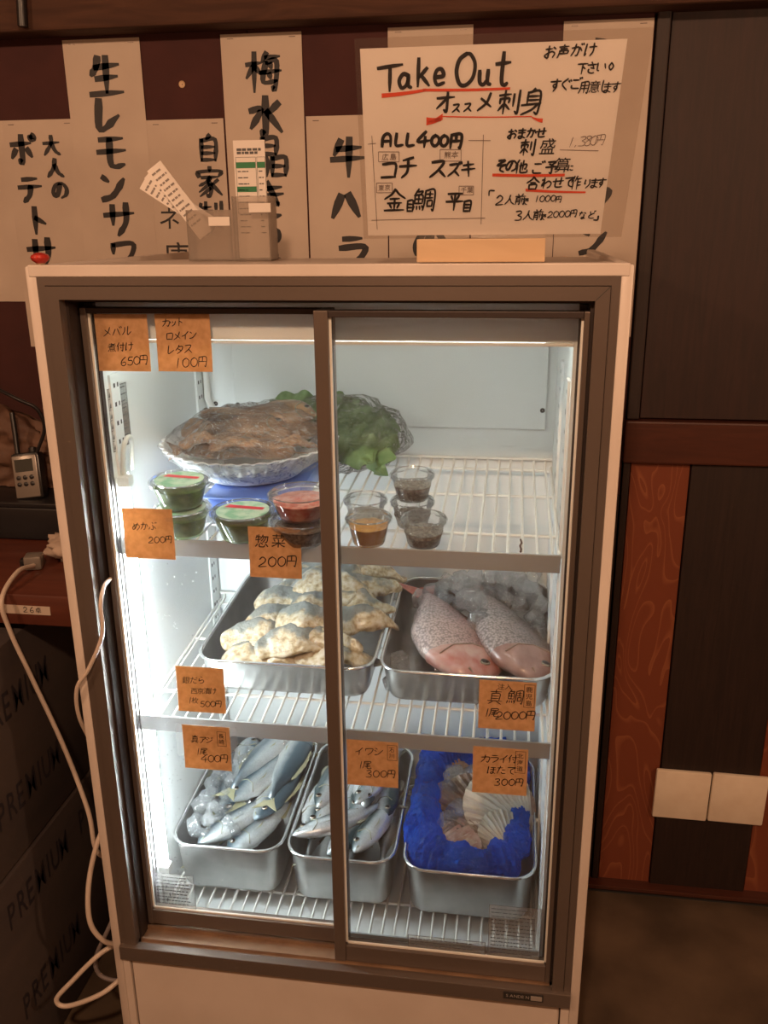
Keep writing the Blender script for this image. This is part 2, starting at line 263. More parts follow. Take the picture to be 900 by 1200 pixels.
# ------------------------------------------------------------------ object helpers
class MB:
    def __init__(s): s.v = []; s.f = []; s.mi = []; s.cur = 0
    def add(s, vs, fs):
        n = len(s.v); s.v += [tuple(p) for p in vs]; s.f += [tuple(i + n for i in f) for f in fs]; s.mi += [s.cur] * len(fs); return s
    def box(s, x0, x1, y0, y1, z0, z1, bev=0):
        if bev <= 0:
            return s.add([(x, y, z) for x in (x0, x1) for y in (y0, y1) for z in (z0, z1)],
                         [(0, 1, 3, 2), (4, 6, 7, 5), (0, 4, 5, 1), (2, 3, 7, 6), (0, 2, 6, 4), (1, 5, 7, 3)])
        bm = bmesh.new(); bmesh.ops.create_cube(bm, size=1)
        for v in bm.verts: v.co = Vector(((x0 + x1) / 2 + v.co.x * (x1 - x0), (y0 + y1) / 2 + v.co.y * (y1 - y0), (z0 + z1) / 2 + v.co.z * (z1 - z0)))
        bmesh.ops.bevel(bm, geom=bm.edges[:], offset=bev, segments=2, affect='EDGES', profile=.5)
        bm.verts.index_update(); s.add([v.co[:] for v in bm.verts], [[v.index for v in f.verts] for f in bm.faces]); bm.free(); return s
    def loft(s, rings, closed=True, cap0=True, cap1=True):
        n = len(rings[0]); vs = [p for r in rings for p in r]; fs = []
        for i in range(len(rings) - 1):
            for j in range(n if closed else n - 1):
                a = i * n + j; b = i * n + (j + 1) % n
                fs.append((a, b, b + n, a + n))
        if cap0: fs.append(tuple(range(n))[::-1])
        if cap1: fs.append(tuple(range((len(rings) - 1) * n, len(rings) * n)))
        return s.add(vs, fs)
    def tube(s, pts, r, n=8, taper=None):
        pts = [Vector(p) for p in pts]; rings = []; up = Vector((.13, .31, .94))
        for i, p in enumerate(pts):
            d = (pts[min(i + 1, len(pts) - 1)] - pts[max(i - 1, 0)]).normalized()
            a = d.cross(up)
            if a.length < .05: a = d.cross(Vector((1, 0, 0)))
            a.normalize(); b = d.cross(a); up = a.cross(d)
            rr = r * (taper(i / (len(pts) - 1)) if taper else 1)
            rings.append([tuple(p + (a * math.cos(t) + b * math.sin(t)) * rr) for t in [2 * PI * k / n for k in range(n)]])
        return s.loft(rings)
    def lathe(s, prof, n=28, c=(0, 0, 0), cap=False):
        rings = [[(c[0] + r * math.cos(2 * PI * k / n), c[1] + r * math.sin(2 * PI * k / n), c[2] + z) for k in range(n)] for r, z in prof]
        return s.loft(rings, True, cap, cap)
    def grid(s, fn, nu, nv):
        vs = [fn(i / nu, j / nv) for i in range(nu + 1) for j in range(nv + 1)]
        return s.add(vs, [(i * (nv + 1) + j, (i + 1) * (nv + 1) + j, (i + 1) * (nv + 1) + j + 1, i * (nv + 1) + j + 1) for i in range(nu) for j in range(nv)])
    def mesh(s, name, mats, smooth=None):
        me = bpy.data.meshes.new(name); me.from_pydata(s.v, [], s.f)
        for mm in (mats if isinstance(mats, (list, tuple)) else [mats]): me.materials.append(mm)
        me.polygons.foreach_set('material_index', s.mi)
        bm = bmesh.new(); bm.from_mesh(me); bmesh.ops.recalc_face_normals(bm, faces=bm.faces)
        if smooth:
            for f in bm.faces: f.smooth = True
            for e in bm.edges:
                if len(e.link_faces) == 2 and e.calc_face_angle(0) > math.radians(smooth): e.smooth = False
        bm.to_mesh(me); bm.free(); me.update()
        return me
    def build(s, name, mats, parent=None, smooth=None, kind=None, label=None, loc=None, rot=None):
        o = bpy.data.objects.new(name, s.mesh(name, mats, smooth)); COL.objects.link(o)
        if parent: o.parent = parent
        if kind: o['kind'] = kind
        if label: o['label'] = label
        if loc: o.location = loc
        if rot: o.rotation_euler = rot
        return o

def tag(o, label, cat, group=None):
    o['label'] = label; o['category'] = cat
    if group: o['group'] = group
    return o
def thing(name, label, cat, loc=(0, 0, 0), rot=(0, 0, 0), group=None):
    o = bpy.data.objects.new(name, None); COL.objects.link(o); o.empty_display_size = .02
    o.location = loc; o.rotation_euler = rot
    return tag(o, label, cat, group)
def copy_tree(o, loc=None, rot=None, label=None, scale=None):
    r = o.copy(); COL.objects.link(r)
    if loc is not None: r.location = loc
    if rot is not None: r.rotation_euler = rot
    if scale is not None: r.scale = scale
    if label: r['label'] = label
    for ch in list(o.children):
        c = ch.copy(); COL.objects.link(c); c.parent = r
        for g in ch.children:
            d = g.copy(); COL.objects.link(d); d.parent = c
    return r
def smooth_path(pts, k=8):
    pts = [Vector(p) for p in pts]
    if len(pts) < 3: return pts
    P = [pts[0] * 2 - pts[1]] + pts + [pts[-1] * 2 - pts[-2]]; out = []
    for i in range(1, len(P) - 2):
        a, b, c, d = P[i - 1:i + 3]
        for t in [j / k for j in range(k)]:
            out.append(.5 * ((2 * b) + (c - a) * t + (2 * a - 5 * b + 4 * c - d) * t * t + (3 * b - 3 * c + d - a) * t ** 3))
    out.append(pts[-1]); return out

# ------------------------------------------------------------------ lettering: brush and pen strokes on a 100 x 100 cell, y down
G = {
'生': "28,5 22,28 8,46;20,28 85,22;22,55 80,50;50,5 50,88;5,92 95,88", 'レ': "25,8 25,88 85,50", 'モ': "15,15 85,12;8,48 92,44;45,15 45,75 60,88 88,82",
'ン': "15,18 35,32;12,88 50,75 88,25", 'サ': "5,35 95,30;30,10 30,62;72,5 70,55 45,92", 'ワ': "15,20 15,48;15,20 85,16 78,55 42,92", '|': "50,5 50,95", 'ー': "8,50 92,46",
'大': "8,38 92,34;50,5 48,40 10,92;50,38 70,75 95,92", '人': "50,8 40,50 8,90;48,35 65,70 94,90", 'の': "52,22 35,72 18,80 10,55 30,22 65,18 88,45 82,75 55,92",
'ポ': "10,32 82,28;48,5 48,88 36,80;25,50 10,75;68,48 84,72;88,5 95,12 88,18 82,12 88,5", 'テ': "22,15 78,12;6,42 94,38;52,40 45,70 22,92", 'ト': "40,5 40,95;42,40 80,60",
'自': "55,2 42,15;22,18 22,94;22,20 78,18 78,94;24,44 76,43;24,66 76,66;22,90 78,90",
'家': "50,2 50,14;12,30 12,16 88,14 82,30;22,34 80,32;52,34 38,48 12,60;45,44 55,70 48,94 38,88;48,55 12,80;52,68 15,94;78,42 58,56;56,55 92,90",
'製': "12,10 8,22;8,24 50,20;4,36 56,32;30,5 30,58;12,44 12,56;12,44 50,42 48,54;68,10 68,40;88,4 88,52 80,50;8,66 92,62;50,58 50,66;45,66 8,88;35,76 35,94 52,88;84,68 62,78;50,66 92,96",
'梅': "4,30 44,26;25,3 25,96;24,32 4,62;27,36 42,52;58,4 46,24;56,14 94,12;56,26 50,72 88,70;58,26 86,24 82,88 74,84;42,50 98,46;68,30 72,40;66,54 70,64",
'水': "50,3 50,92 38,84;8,35 38,32 10,78;85,18 58,42;54,38 95,88",
'晶': "32,4 32,44;32,5 68,4 68,44;34,22 66,22;32,42 68,42;6,52 6,96;6,53 42,52 42,96;8,72 40,72;6,94 42,94;58,52 58,96;58,53 94,52 94,96;60,72 92,72;58,94 94,94",
'き': "15,20 80,14;12,40 85,32;38,3 72,62;70,60 40,52;28,62 22,82 50,94 78,90", 'ゅ': "22,32 20,78;20,64 40,36 72,36 80,58 68,72 46,66;52,20 54,74 40,94",
'う': "35,6 62,14;18,40 60,28 78,48 65,75 32,96", 'り': "28,10 24,50 34,48;68,8 72,55 40,95", '牛': "28,8 12,42;20,28 84,24;5,54 96,50;52,3 52,97",
'ハ': "35,25 10,85;58,22 92,82", 'ラ': "22,12 76,10;12,38 85,34 75,65 38,94", 'ミ': "20,10 80,22;22,40 75,52;15,68 85,88",
'オ': "8,30 92,26;58,5 60,92 46,84;56,32 10,78", 'ス': "15,15 75,12 50,55 10,90;52,52 90,88", 'メ': "72,6 55,55 12,92;25,32 82,75", 'コ': "15,18 82,16 82,84;12,84 86,82",
'チ': "75,8 22,20;6,45 94,42;50,16 48,68 20,94", 'ズ': "15,15 72,12 50,55 10,90;50,52 86,88;78,0 86,14;92,-4 98,10", 'キ': "15,28 80,20;8,56 92,48;42,3 58,97",
'お': "12,28 62,24;36,5 36,85 18,85 12,70 60,45 85,60 72,88;72,14 90,28", 'ま': "15,20 85,18;18,42 82,40;52,3 52,82 30,92 20,80 40,72 85,90",
'か': "10,32 62,28 58,80 42,86;38,5 30,50 10,88;74,22 92,52", 'せ': "5,42 95,35;72,8 72,62 62,60;28,18 28,80 50,90 88,86", 'が': "10,32 62,28 58,80 42,86;38,5 30,50 10,88;70,28 88,54;78,2 84,12;92,0 98,10",
'け': "18,10 12,88 22,78;42,32 95,28;72,5 74,60 55,95", 'さ': "12,28 88,22;42,4 72,60;68,56 40,50;25,62 25,82 50,94 75,90", 'い': "15,18 18,70 34,80;75,25 88,62",
'す': "8,22 92,18;56,3 56,55 40,66 32,50 50,40 60,60 38,96", 'ぐ': "62,5 22,45 64,92;72,20 80,32;86,14 94,26", 'ご': "25,20 72,20;18,62 25,82 80,84;76,4 82,14;90,0 96,10",
'し': "28,6 28,72 45,92 82,70", 'そ': "25,10 75,8 18,45 85,40 50,55 45,80 75,94", 'に': "18,10 14,88 24,80;48,25 84,23;44,72 60,84 90,82",
'わ': "28,5 28,95;8,25 30,24 10,75 60,35 88,50 82,78 60,92", 'て': "10,18 88,14 45,42 48,78 76,92", 'で': "10,18 88,14 45,42 48,78 76,92;72,42 78,52;86,36 92,46",
'な': "10,22 50,18;32,4 12,55;68,15 88,28;66,38 66,82 45,92 38,80 55,72 85,90", 'ど': "30,8 38,40;82,25 28,55 22,78 50,90 85,86;78,0 84,10;90,-4 96,6",
'ほ': "15,10 12,88 20,78;40,20 88,18;38,45 92,42;66,18 66,80 48,90 42,78 58,72 88,88", 'た': "8,25 60,20;34,4 10,90;55,45 85,42;50,75 62,86 92,84",
'め': "22,18 42,80;66,8 40,70 18,85 10,62 40,30 75,30 90,55 60,94", 'ぶ': "45,8 58,20;50,38 62,65 55,92 35,84;12,88 22,62;72,55 90,80;76,8 82,18;90,4 96,14",
'ら': "38,5 60,14;25,30 22,62 60,45 80,62 65,85 32,94", 'バ': "32,30 8,88;54,26 80,85;72,6 80,18;88,2 96,14", 'パ': "32,30 8,88;54,26 80,85;84,2 92,8 86,16 78,10 84,2",
'ル': "30,15 28,55 8,88;60,8 60,85 94,55", 'カ': "8,34 88,30 80,88 62,80;45,5 40,50 10,92", 'ッ': "18,45 26,62;44,40 52,58;80,38 70,72 40,94",
'ロ': "18,20 20,84;18,20 82,18 80,84;20,80 80,80", 'イ': "80,6 50,42 12,60;52,40 52,95", 'タ': "42,5 30,35 8,60;38,22 80,20 70,60 25,95;35,45 70,62", 'シ': "15,12 34,24;8,38 28,50;14,90 50,78 92,28",
'付': "32,5 8,50;22,35 22,96;40,32 95,28;76,5 76,90 62,82;50,50 60,64", '円': "15,8 15,95;15,10 85,8 85,92 74,88;50,10 50,50;16,50 84,48", 'ア': "10,15 88,12 58,42;52,35 45,65 20,94",
'下': "8,15 92,12;50,14 50,95;56,38 76,55", '平': "12,12 88,10;30,24 38,42;70,20 60,42;6,52 94,50;50,12 50,97", '目': "24,8 24,94;24,10 78,8 78,94;26,36 76,36;26,62 76,62;24,90 78,90",
'声': "15,18 85,14;50,3 50,30;25,32 76,30;20,46 20,60 8,95;20,46 82,44 80,66;22,66 80,64;50,46 50,64", '刺': "5,22 52,18;28,4 28,95;10,36 10,55;10,36 46,34 46,52;26,56 6,82;30,56 52,78;66,18 66,66;88,4 88,92 76,86",
'身': "52,2 42,12;28,14 28,58;28,16 74,14 74,92 60,88;30,30 72,29;30,44 72,43;8,62 82,56;70,60 48,80 10,97",
'金': "50,3 36,24 6,44;52,6 68,24 95,42;30,44 70,42;20,62 80,60;50,44 50,90;30,68 38,82;70,66 62,82;8,92 92,90",
'用': "22,10 20,60 8,94;22,12 80,10 80,92 70,88;22,36 80,34;22,58 80,57;50,12 50,92", '合': "50,3 36,24 5,46;52,6 68,24 95,44;32,46 68,45;24,60 26,95;24,60 76,58 74,94;26,90 74,90",
'作': "30,4 8,46;22,34 22,97;54,4 38,40;46,24 94,20;62,24 62,97;64,46 90,44;64,68 92,66", '予': "20,12 74,10 50,30;30,26 62,38;8,48 90,44 74,62;52,46 52,90 38,84", '他': "30,4 8,46;22,34 22,97;38,46 86,34 82,66 74,64;62,8 62,74;46,24 46,82 56,92 94,88 94,72",
'前': "28,4 36,16;70,2 60,18;6,24 94,22;16,38 14,96;16,38 46,37 46,92 38,88;18,54 44,54;18,70 44,70;66,38 66,76;86,34 86,92 76,88",
'石': "8,14 92,12;48,14 34,50 8,82;34,50 34,92;34,52 80,50 78,92;36,88 78,88", '川': "20,10 20,60 10,92;50,14 50,82;82,8 82,96",
'0': "50,8 22,30 22,70 50,92 78,70 78,30 50,8", '1': "55,6 48,94", '2': "22,30 45,8 72,26 62,55 18,90 84,86", '3': "22,14 60,8 70,28 44,46 76,62 66,88 20,90", '4': "62,6 12,62 90,58;60,36 58,96",
'5': "36,12 30,44 66,46 76,70 56,92 22,86;36,12 78,8", '6': "66,6 32,40 24,74 46,94 72,80 64,56 30,66", '8': "72,18 46,6 28,24 66,54 70,82 46,94 24,80 38,54 72,18", ',': "50,82 42,98", '。': "50,20 34,50 52,78 70,50 50,20",
'T': "4,18 96,8;50,14 50,95", 'a': "74,42 44,36 22,62 36,90 62,80 74,50;74,40 74,80 92,90", 'k': "24,2 22,94;70,34 26,66;40,58 84,92", 'e': "24,62 76,56 62,30 34,34 22,64 40,92 82,84", 'O': "50,2 20,20 10,56 26,92 54,96 82,74 88,34 68,6 50,2",
'u': "22,34 26,80 48,92 68,74;72,32 72,82 92,92", 't': "52,2 50,80 66,94 80,88;18,34 88,30", 'A': "18,94 22,34 50,10 76,30 80,94;24,60 76,58", 'L': "28,8 28,88 82,88", '「': "80,8 30,8 30,60", '』': "70,40 70,88 22,88",
'真': "20,16 82,14;50,2 50,22;28,28 28,76;28,28 74,27 74,76;30,44 72,44;30,60 72,60;8,76 92,76;36,82 14,97;62,82 88,97",
'鯛': "26,2 8,30;22,14 44,12 34,26;12,28 12,62;12,28 44,28 44,62;28,28 28,60;12,44 44,44;12,62 44,62;10,74 6,92;22,74 22,88;34,74 36,88;44,72 50,86;56,10 54,62 48,92;56,10 94,8 94,90 86,86;62,24 88,23;75,14 75,38;62,40 88,39;66,52 66,76;66,52 86,51 86,76;66,74 86,74",
'尾': "18,8 84,6 84,26;18,8 16,54 4,94;20,26 84,25;70,34 34,44;32,56 82,50;28,72 88,64;54,42 54,88 94,92 94,78",
}
def ribbon(mb, pts, w, brush, z):
    P = smooth_path([(x, 0, y) for x, y in pts], 5) if len(pts) > 2 else [Vector((pts[0][0], 0, pts[0][1])), Vector(((pts[0][0] * 2 + pts[1][0]) / 3, 0, (pts[0][1] * 2 + pts[1][1]) / 3)), Vector(((pts[0][0] + pts[1][0] * 2) / 3, 0, (pts[0][1] + pts[1][1] * 2) / 3)), Vector((pts[1][0], 0, pts[1][1]))]
    n = len(P); L = []; R_ = []
    for i, p in enumerate(P):
        d = (P[min(i + 1, n - 1)] - P[max(i - 1, 0)]); d = d.normalized() if d.length > 0 else Vector((1, 0, 0))
        nn = Vector((-d.z, 0, d.x)); t = i / (n - 1)
        if brush == 1: ww = w * 1.32 * (1.15 - .55 * t + .35 * max(0, 1 - abs(t - .82) * 7)) * (1 + .12 * noise.noise(Vector((p.x * .9, p.z * .9, n))))
        elif brush == 2: ww = w * (1.1 - .25 * t)
        else: ww = w * (1 - .25 * t)
        if abs(d.x) > abs(d.z) * 1.3 and brush == 1: ww *= .8
        if i == 0: p = p - d * ww * .25; ww *= .75
        if i == n - 1: p = p + d * ww * .25; ww *= .6
        L.append((p.x + nn.x * ww / 2, z, p.z + nn.z * ww / 2)); R_.append((p.x - nn.x * ww / 2, z, p.z - nn.z * ww / 2))
    mb.add(L + R_, [(i, i + 1, n + i + 1, n + i) for i in range(n - 1)])
_glyph = {}
def glyph(ch):
    if ch not in _glyph:
        c = bpy.data.curves.new('g', 'FONT'); c.body = ch; c.resolution_u = 2; c.offset = .004
        o = bpy.data.objects.new('g', c); COL.objects.link(o)
        dg = bpy.context.evaluated_depsgraph_get(); me = bpy.data.meshes.new_from_object(o.evaluated_get(dg))
        _glyph[ch] = ([(v.co.x, v.co.y) for v in me.vertices], [tuple(p.vertices) for p in me.polygons])
        bpy.data.objects.remove(o); bpy.data.meshes.remove(me); bpy.data.curves.remove(c)
    return _glyph[ch]
zc = [0]
def char(mb, ch, x, y, s, w, brush=0, sx=1.0, slant=0.0, fn=None):
    """draw ch with its cell's top left at (x right, y down); sizes in metres"""
    zc[0] = (zc[0] + 1) % 9; z0 = -.00035 - zc[0] * .00001
    tmp = MB()
    if ch in G:
        for st in G[ch].split(';'):
            pts = [tuple(float(a) for a in p.split(',')) for p in st.split()]
            pts = [(x + (a + slant * (50 - b)) / 100 * s * sx, -(y + b / 100 * s)) for a, b in pts]
            ribbon(tmp, pts, w, brush, z0)
    else:
        vs, fs = glyph(ch)
        tmp.add([(x + (a + slant * (b - .4)) * s * sx, z0, -(y + (.88 - b) * s)) for a, b in vs], fs)
    if fn: tmp.v = [fn(p) for p in tmp.v]
    mb.add(tmp.v, tmp.f)
def text(mb, st, x, y, s, w, brush=0, adv=1.05, vert=False, sx=1.0, slant=0.0, rise=0.0, fn=None):
    for i, ch in enumerate(st):
        if ch != ' ': char(mb, ch, x, y, s, w, brush, sx, slant, fn)
        if vert: y += s * adv
        else: x += s * adv * sx; y -= rise * s
    return mb

# ------------------------------------------------------------------ the room
def struct(o): o['kind'] = 'structure'; return o
YW = .5
struct(MB().box(-2.2, 2.6, -3.2, .62, -.1, 0).build('floor', M['floor']))
struct(MB().box(-2.2, 2.6, -3.2, .62, 2.5, 2.6).build('ceiling', M['wallpaint']))
struct(MB().box(-2.3, -2.2, -3.2, .62, 0, 2.5).build('wall_left', M['wallpaint']))
struct(MB().box(2.6, 2.7, -3.2, .62, 0, 2.5).build('wall_right', M['wallpaint']))
struct(MB().box(-2.3, 2.7, -3.3, -3.2, 0, 2.5).build('wall_front', M['wallpaint']))
wb = struct(MB().box(-2.2, 2.6, YW + .02, YW + .12, 0, 2.5).build('wall_back', M['blackbrown']))
x = -2.2
# red painted boards behind the menu strips
for x0, x1 in ((-2.2, -1.6), (-1.598, -1.0), (-.998, -.4), (-.398, .1), (.102, .664)):
    MB().box(x0, x1, YW + .001, YW + .02, .75, 1.6).build('board', M['darkred'], wb)
    MB().box(x0, x1, YW + .001, YW + .02, .02, .748).build('board', M['blackbrown'], wb)
MB().box(.666, .684, YW - .006, YW + .02, .871, 1.6, .002).build('batten', M['blackbrown'], wb)
for x0, x1 in ((.686, 1.30), (1.303, 1.95), (1.953, 2.6)):
    MB().box(x0, x1, YW + .002, YW + .02, .872, 1.6, .001).build('panel', M['dark_panel'], wb)
edges = [.666, .678, .768, .931, 1.02, 1.18, 1.27, 1.43, 1.52, 1.68, 1.77, 1.93, 2.02, 2.18, 2.27, 2.43, 2.6]
for i in range(len(edges) - 1):
    red = i % 2 == 1
    MB().box(edges[i] + .0008, edges[i + 1] - .0008, YW + (.004 if red else 0), YW + .02, .02, .802, .001).build('plank', M['redplank'] if red else M['blackbrown'], wb)
for x0, x1 in ((-2.2, 2.6),):
    MB().box(x0, x1, YW + .001, YW + .02, 1.6, 2.5).build('upper_panel', M['darkred'], wb)
hole = MB(); hole.lathe([(.0008, -.0005), (.0022, -.0005), (.004, .0), (.005, .001)], 12); 
hb = hole.build('knot', M['light_wood'], wb, loc=(.0, YW, 1.353), rot=(PI / 2, 0, 0)); 
struct(MB().box(.664, 2.6, YW - .012, YW + .02, .804, .870, .003).build('trim_1', M['rail']))
tb = MB(); tb.box(-2.2, 2.6, YW - .05, YW + .02, 1.4205, 1.62, .004)
struct(tb.build('trim_2', M['beam']))
struct(MB().box(.62, 2.6, YW - .018, YW + .02, .0135, .0215, .001).build('baseboard_back', M['rail']))
struct(MB().box(.62, 2.6, YW - .008, YW + .02, 0, .013).build('baseboard_foot', M['slot']))
# screws in the planks
sc = MB()
for (sx_, sz_) in ((.692, .118), (.683, .0),): pass
tag(MB().tube([(-.206, .442, 1.425), (-.200, .441, 1.50), (-.205, .443, 1.60)], .007, 10).build('black_cable', M['black'], smooth=60), 'short black cable end hanging down the beam at top left', 'cable')

# pendant lamps of the restaurant, outside the picture; the low right one is added fill
def lamp(x, y, z, label, power):
    t = thing('pendant_lamp', label, 'lamp', (x, y, z))
    MB().lathe([(.016, .2), (.03, .19), (.07, .12), (.14, .0), (.137, .0), (.067, .115), (.014, .185)], 24).build('lamp_shade', M['lampshade'], t, 40)
    MB().tube([(0, 0, .19), (0, 0, 2.5 - z)], .004).build('cord', M['black'], t)
    MB().lathe([(.001, -.03), (.02, -.022), (.03, 0), (.022, .03), (.012, .06), (.001, .07)], 16).build('bulb', M['bulb'], t, 60)
    l = bpy.data.lights.new('bulb_light', 'POINT'); l.energy = power; l.color = (1, .60, .36); l.shadow_soft_size = .035
    lo = bpy.data.objects.new('bulb_light', l); COL.objects.link(lo); lo.parent = t; lo.location = (0, 0, -.06)
lamp(.42, -1.10, 1.80, 'dark metal pendant lamp over the right of the showcase, behind the viewer', BULB_W)
lamp(-.80, -1.05, 1.78, 'dark metal pendant lamp over the left of the room, behind the viewer', BULB_W * .7)
lamp(1.55, -.85, 1.45, 'added fill lamp with dark metal shade, low right of the showcase, outside the view', BULB_W * .5)  # added unseen lamp, brightens the plates and lower right wall

# ------------------------------------------------------------------ refrigerated showcase
D = .45
case = thing('display_fridge', 'white upright glass fronted display fridge with brown sliding door frames and lit shelves of fish', 'display fridge')
def rrect_open(mb, x0, x1, z0, z1, xi0, xi1, zi0, zi1, y0, y1):
    mb.box(x0, xi0, y0, y1, z0, z1).box(xi1, x1, y0, y1, z0, z1).box(xi0, xi1, y0, y1, zi1, z1)
    if zi0 > z0: mb.box(xi0, xi1, y0, y1, z0, zi0)
MB().box(0, .0115, 0, D, .03, H, .002).build('side_panel', M['enamel'], case, 35)
MB().box(.5885, .6, 0, D, .03, H, .002).build('side_panel', M['enamel'], case, 35)
top = MB(); top.add([(0.002, .001, H), (.598, .001, H), (.598, .03, H), (.002, .03, H), (.002, D, H - .010), (.598, D, H - .010),
                     (.002, .001, H - .011), (.598, .001, H - .011), (.002, D, H - .03), (.598, D, H - .03)],
                    [(0, 1, 2, 3), (3, 2, 5, 4), (0, 1, 7, 6), (4, 5, 9, 8), (6, 7, 9, 8), (0, 3, 4, 8, 6), (1, 2, 5, 9, 7)])
top.build('top_panel', M['enamel'], case)
MB().box(.004, .596, -.001, .004, H - .0105, H + .0012, .001).build('top_trim', M['enamel'], case)
MB().box(.0115, .5885, D - .02, D, .03, H - .03).build('rear_panel', M['enamel'], case)
MB().box(.022, .577, .004, .05, .05, .2445, .0015).build('lower_panel', M['enamel'], case)
MB().box(.0115, .0205, .001, .05, .03, .2445).build('post', M['enamel'], case)
MB().box(.5785, .5885, .001, .05, .03, .2445).build('post', M['enamel'], case)
MB().box(.0115, .5885, .05, D - .02, .03, .235).build('machine_compartment', M['bronze_dark'], case)
for fx in (.05, .55):
    for fy in (.05, .40): MB().lathe([(.02, 0), (.022, .004), (.012, .012), (.012, .032)], 14, (fx, fy, 0), True).build('foot', M['black'], case, 40)
# brown outer frame: outer step, groove, inner flat, mitred at the top
fr = MB()
def frame_prof(mb, xa, xb, z_top, zb, y0, y1):   # U shaped frame between outer offset xa and inner offset xb
    o = [(xa, zb), (xa, z_top - (xa - .011)), (.6 - xa, z_top - (xa - .011)), (.6 - xa, zb)]
    i = [(xb, zb), (xb, z_top - (xb - .011)), (.6 - xb, z_top - (xb - .011)), (.6 - xb, zb)]
    rings = []
    for k in range(4):
        rings.append([(o[k][0], y0, o[k][1]), (i[k][0], y0, i[k][1]), (i[k][0], y1, i[k][1]), (o[k][0], y1, o[k][1])])
    mb.loft(rings)
frame_prof(fr, .0115, .0195, 1.1095, .2665, .0005, .03); fr.build('frame_lip', M['bronze'], case)
f2 = MB(); frame_prof(f2, .0195, .0203, 1.1095, .2665, .003, .03); f2.build('frame_groove', M['bronze_dark'], case)
f3 = MB(); frame_prof(f3, .0203, .0335, 1.1095, .2665, -.001, .03); f3.build('frame_face', M['bronze'], case)
f4 = MB(); frame_prof(f4, .0335, .0365, 1.1095, .2665, .012, .052); f4.build('door_track', M['bronze_dark'], case)
# mitre joints
for xx, x2 in ((.0203, .0335), (.5797, .5665)):
    MB().add([(xx, -.0013, 1.1007), (x2, -.0013, 1.0875), (x2 + .0004, -.0013, 1.0871), (xx + .0004, -.0013, 1.1003)], [(0, 1, 2, 3)]).build('mitre_joint', M['slot'], case)
MB().box(.0115, .5885, -.006, .006, .2455, .2665, .001).build('sill', M['bronze'], case)
MB().box(.0365, .5635, .006, .052, .2460, .2655).build('sill_track', M['track'], case)
for yy in (.0085, .030): MB().box(.0365, .5635, yy, yy + .003, .2655, .2700).build('track_ridge', M['track'], case)
bd = MB().box(.508, .556, -.0075, -.006, .2530, .2635, .0005).build('badge', M['badge'], case, label='small black maker badge with silver letters')
bt = MB()
for i, ch in enumerate('SANDEN'):
    vs, fs = glyph(ch); bt.add([(.511 + i * .0047 + a * .0064, -.0077, .2565 + b * .0064) for a, b in vs], fs)
bt.build('lettering', M['badge_text'], bd)
MB().box(.5410, .5545, -.0079, -.0075, .2550, .2615).build('badge_plate', M['badge_text'], bd)
# sliding doors
def door(x0, x1, z0, z1, y0, y1, ls, rs, br, tr, pane_y):
    d = MB().box(x0, x0 + ls, y0, y1, z0, z1, .0008).build('sliding_door', M['bronze'], case)
    MB().box(x1 - rs, x1, y0, y1, z0, z1, .0008).build('stile', M['bronze'], d)
    MB().box(x0 + ls, x1 - rs, y0 + .001, y1 - .001, z0, z0 + br, .0008).build('bottom_rail', M['bronze'], d)
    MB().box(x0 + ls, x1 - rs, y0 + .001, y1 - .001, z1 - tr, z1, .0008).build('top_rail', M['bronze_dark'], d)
    g = MB().add([(x0 + ls, pane_y, z0 + br), (x1 - rs, pane_y, z0 + br), (x1 - rs, pane_y, z1 - tr), (x0 + ls, pane_y, z1 - tr)], [(0, 1, 2, 3)]).build('glass_pane', M['glass'], d)
    s = MB(); b = .0022
    s.box(x0 + ls, x0 + ls + b, pane_y - .003, pane_y - .0005, z0 + br, z1 - tr).box(x1 - rs - b, x1 - rs, pane_y - .003, pane_y - .0005, z0 + br, z1 - tr)
    s.box(x0 + ls, x1 - rs, pane_y - .003, pane_y - .0005, z0 + br, z0 + br + b)
    s.build('glazing_bead', M['cap'], d)
    return d
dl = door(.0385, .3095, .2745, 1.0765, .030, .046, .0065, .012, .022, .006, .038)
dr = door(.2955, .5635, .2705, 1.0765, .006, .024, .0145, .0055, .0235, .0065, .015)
MB().box(.3085, .3105, .024, .030, .275, 1.07).build('brush_seal', M['slot'], dr)
dg_ = MB(); rq = random.Random(11)
for i in range(420):
    x = .048 + abs(rq.gauss(0, .05)); z = rq.uniform(.33, .86); r = rq.uniform(.0003, .0010)
    if x > .17: continue
    dg_.lathe([(r, 0), (r * .8, .0004), (r * .3, .0008), (.00005, .0009)], 7)
    n_ = 28
    for k in range(len(dg_.v) - n_, len(dg_.v)): q = dg_.v[k]; dg_.v[k] = (x + q[0], .0384 + q[2], z + q[1] * 1.3)
dg_.build('condensation', M['clear'], dl, 60, kind='stuff')
# liner
LX0, LX1, LY0, LY1, LZ0, LZ1 = .046, .5525, .0535, .375, .246, 1.045
MB().box(.0365, LX0, LY0, LY1, LZ0, 1.08).build('liner_side', M['liner'], case)
MB().box(LX1, .5635, LY0, LY1, LZ0, 1.08).build('liner_side', M['liner'], case)
for xa, xb in ((.0366, .0462), (.5560, .5634)): MB().box(xa, xb, .0463, LY0 + .0003, LZ0 + .02, 1.08).build('light_block_strip', M['bronze_dark'], case)  # added strips, block tube light leaking past the door edges
MB().box(.0365, .5635, LY1, LY1 + .01, LZ0, 1.08).build('liner_back', M['liner'], case)
MB().box(LX0, LX1, LY0, LY1, LZ0 - .006, LZ0).build('liner_floor', M['liner'], case)
MB().box(LX0, LX1, LY0 + .004, LY1, LZ1, LZ1 + .006).build('liner_ceiling', M['liner'], case)
MB().box(LX0, LX1, LY0, LY0 + .004, 1.0415, 1.08).build('header_panel', M['liner'], case)
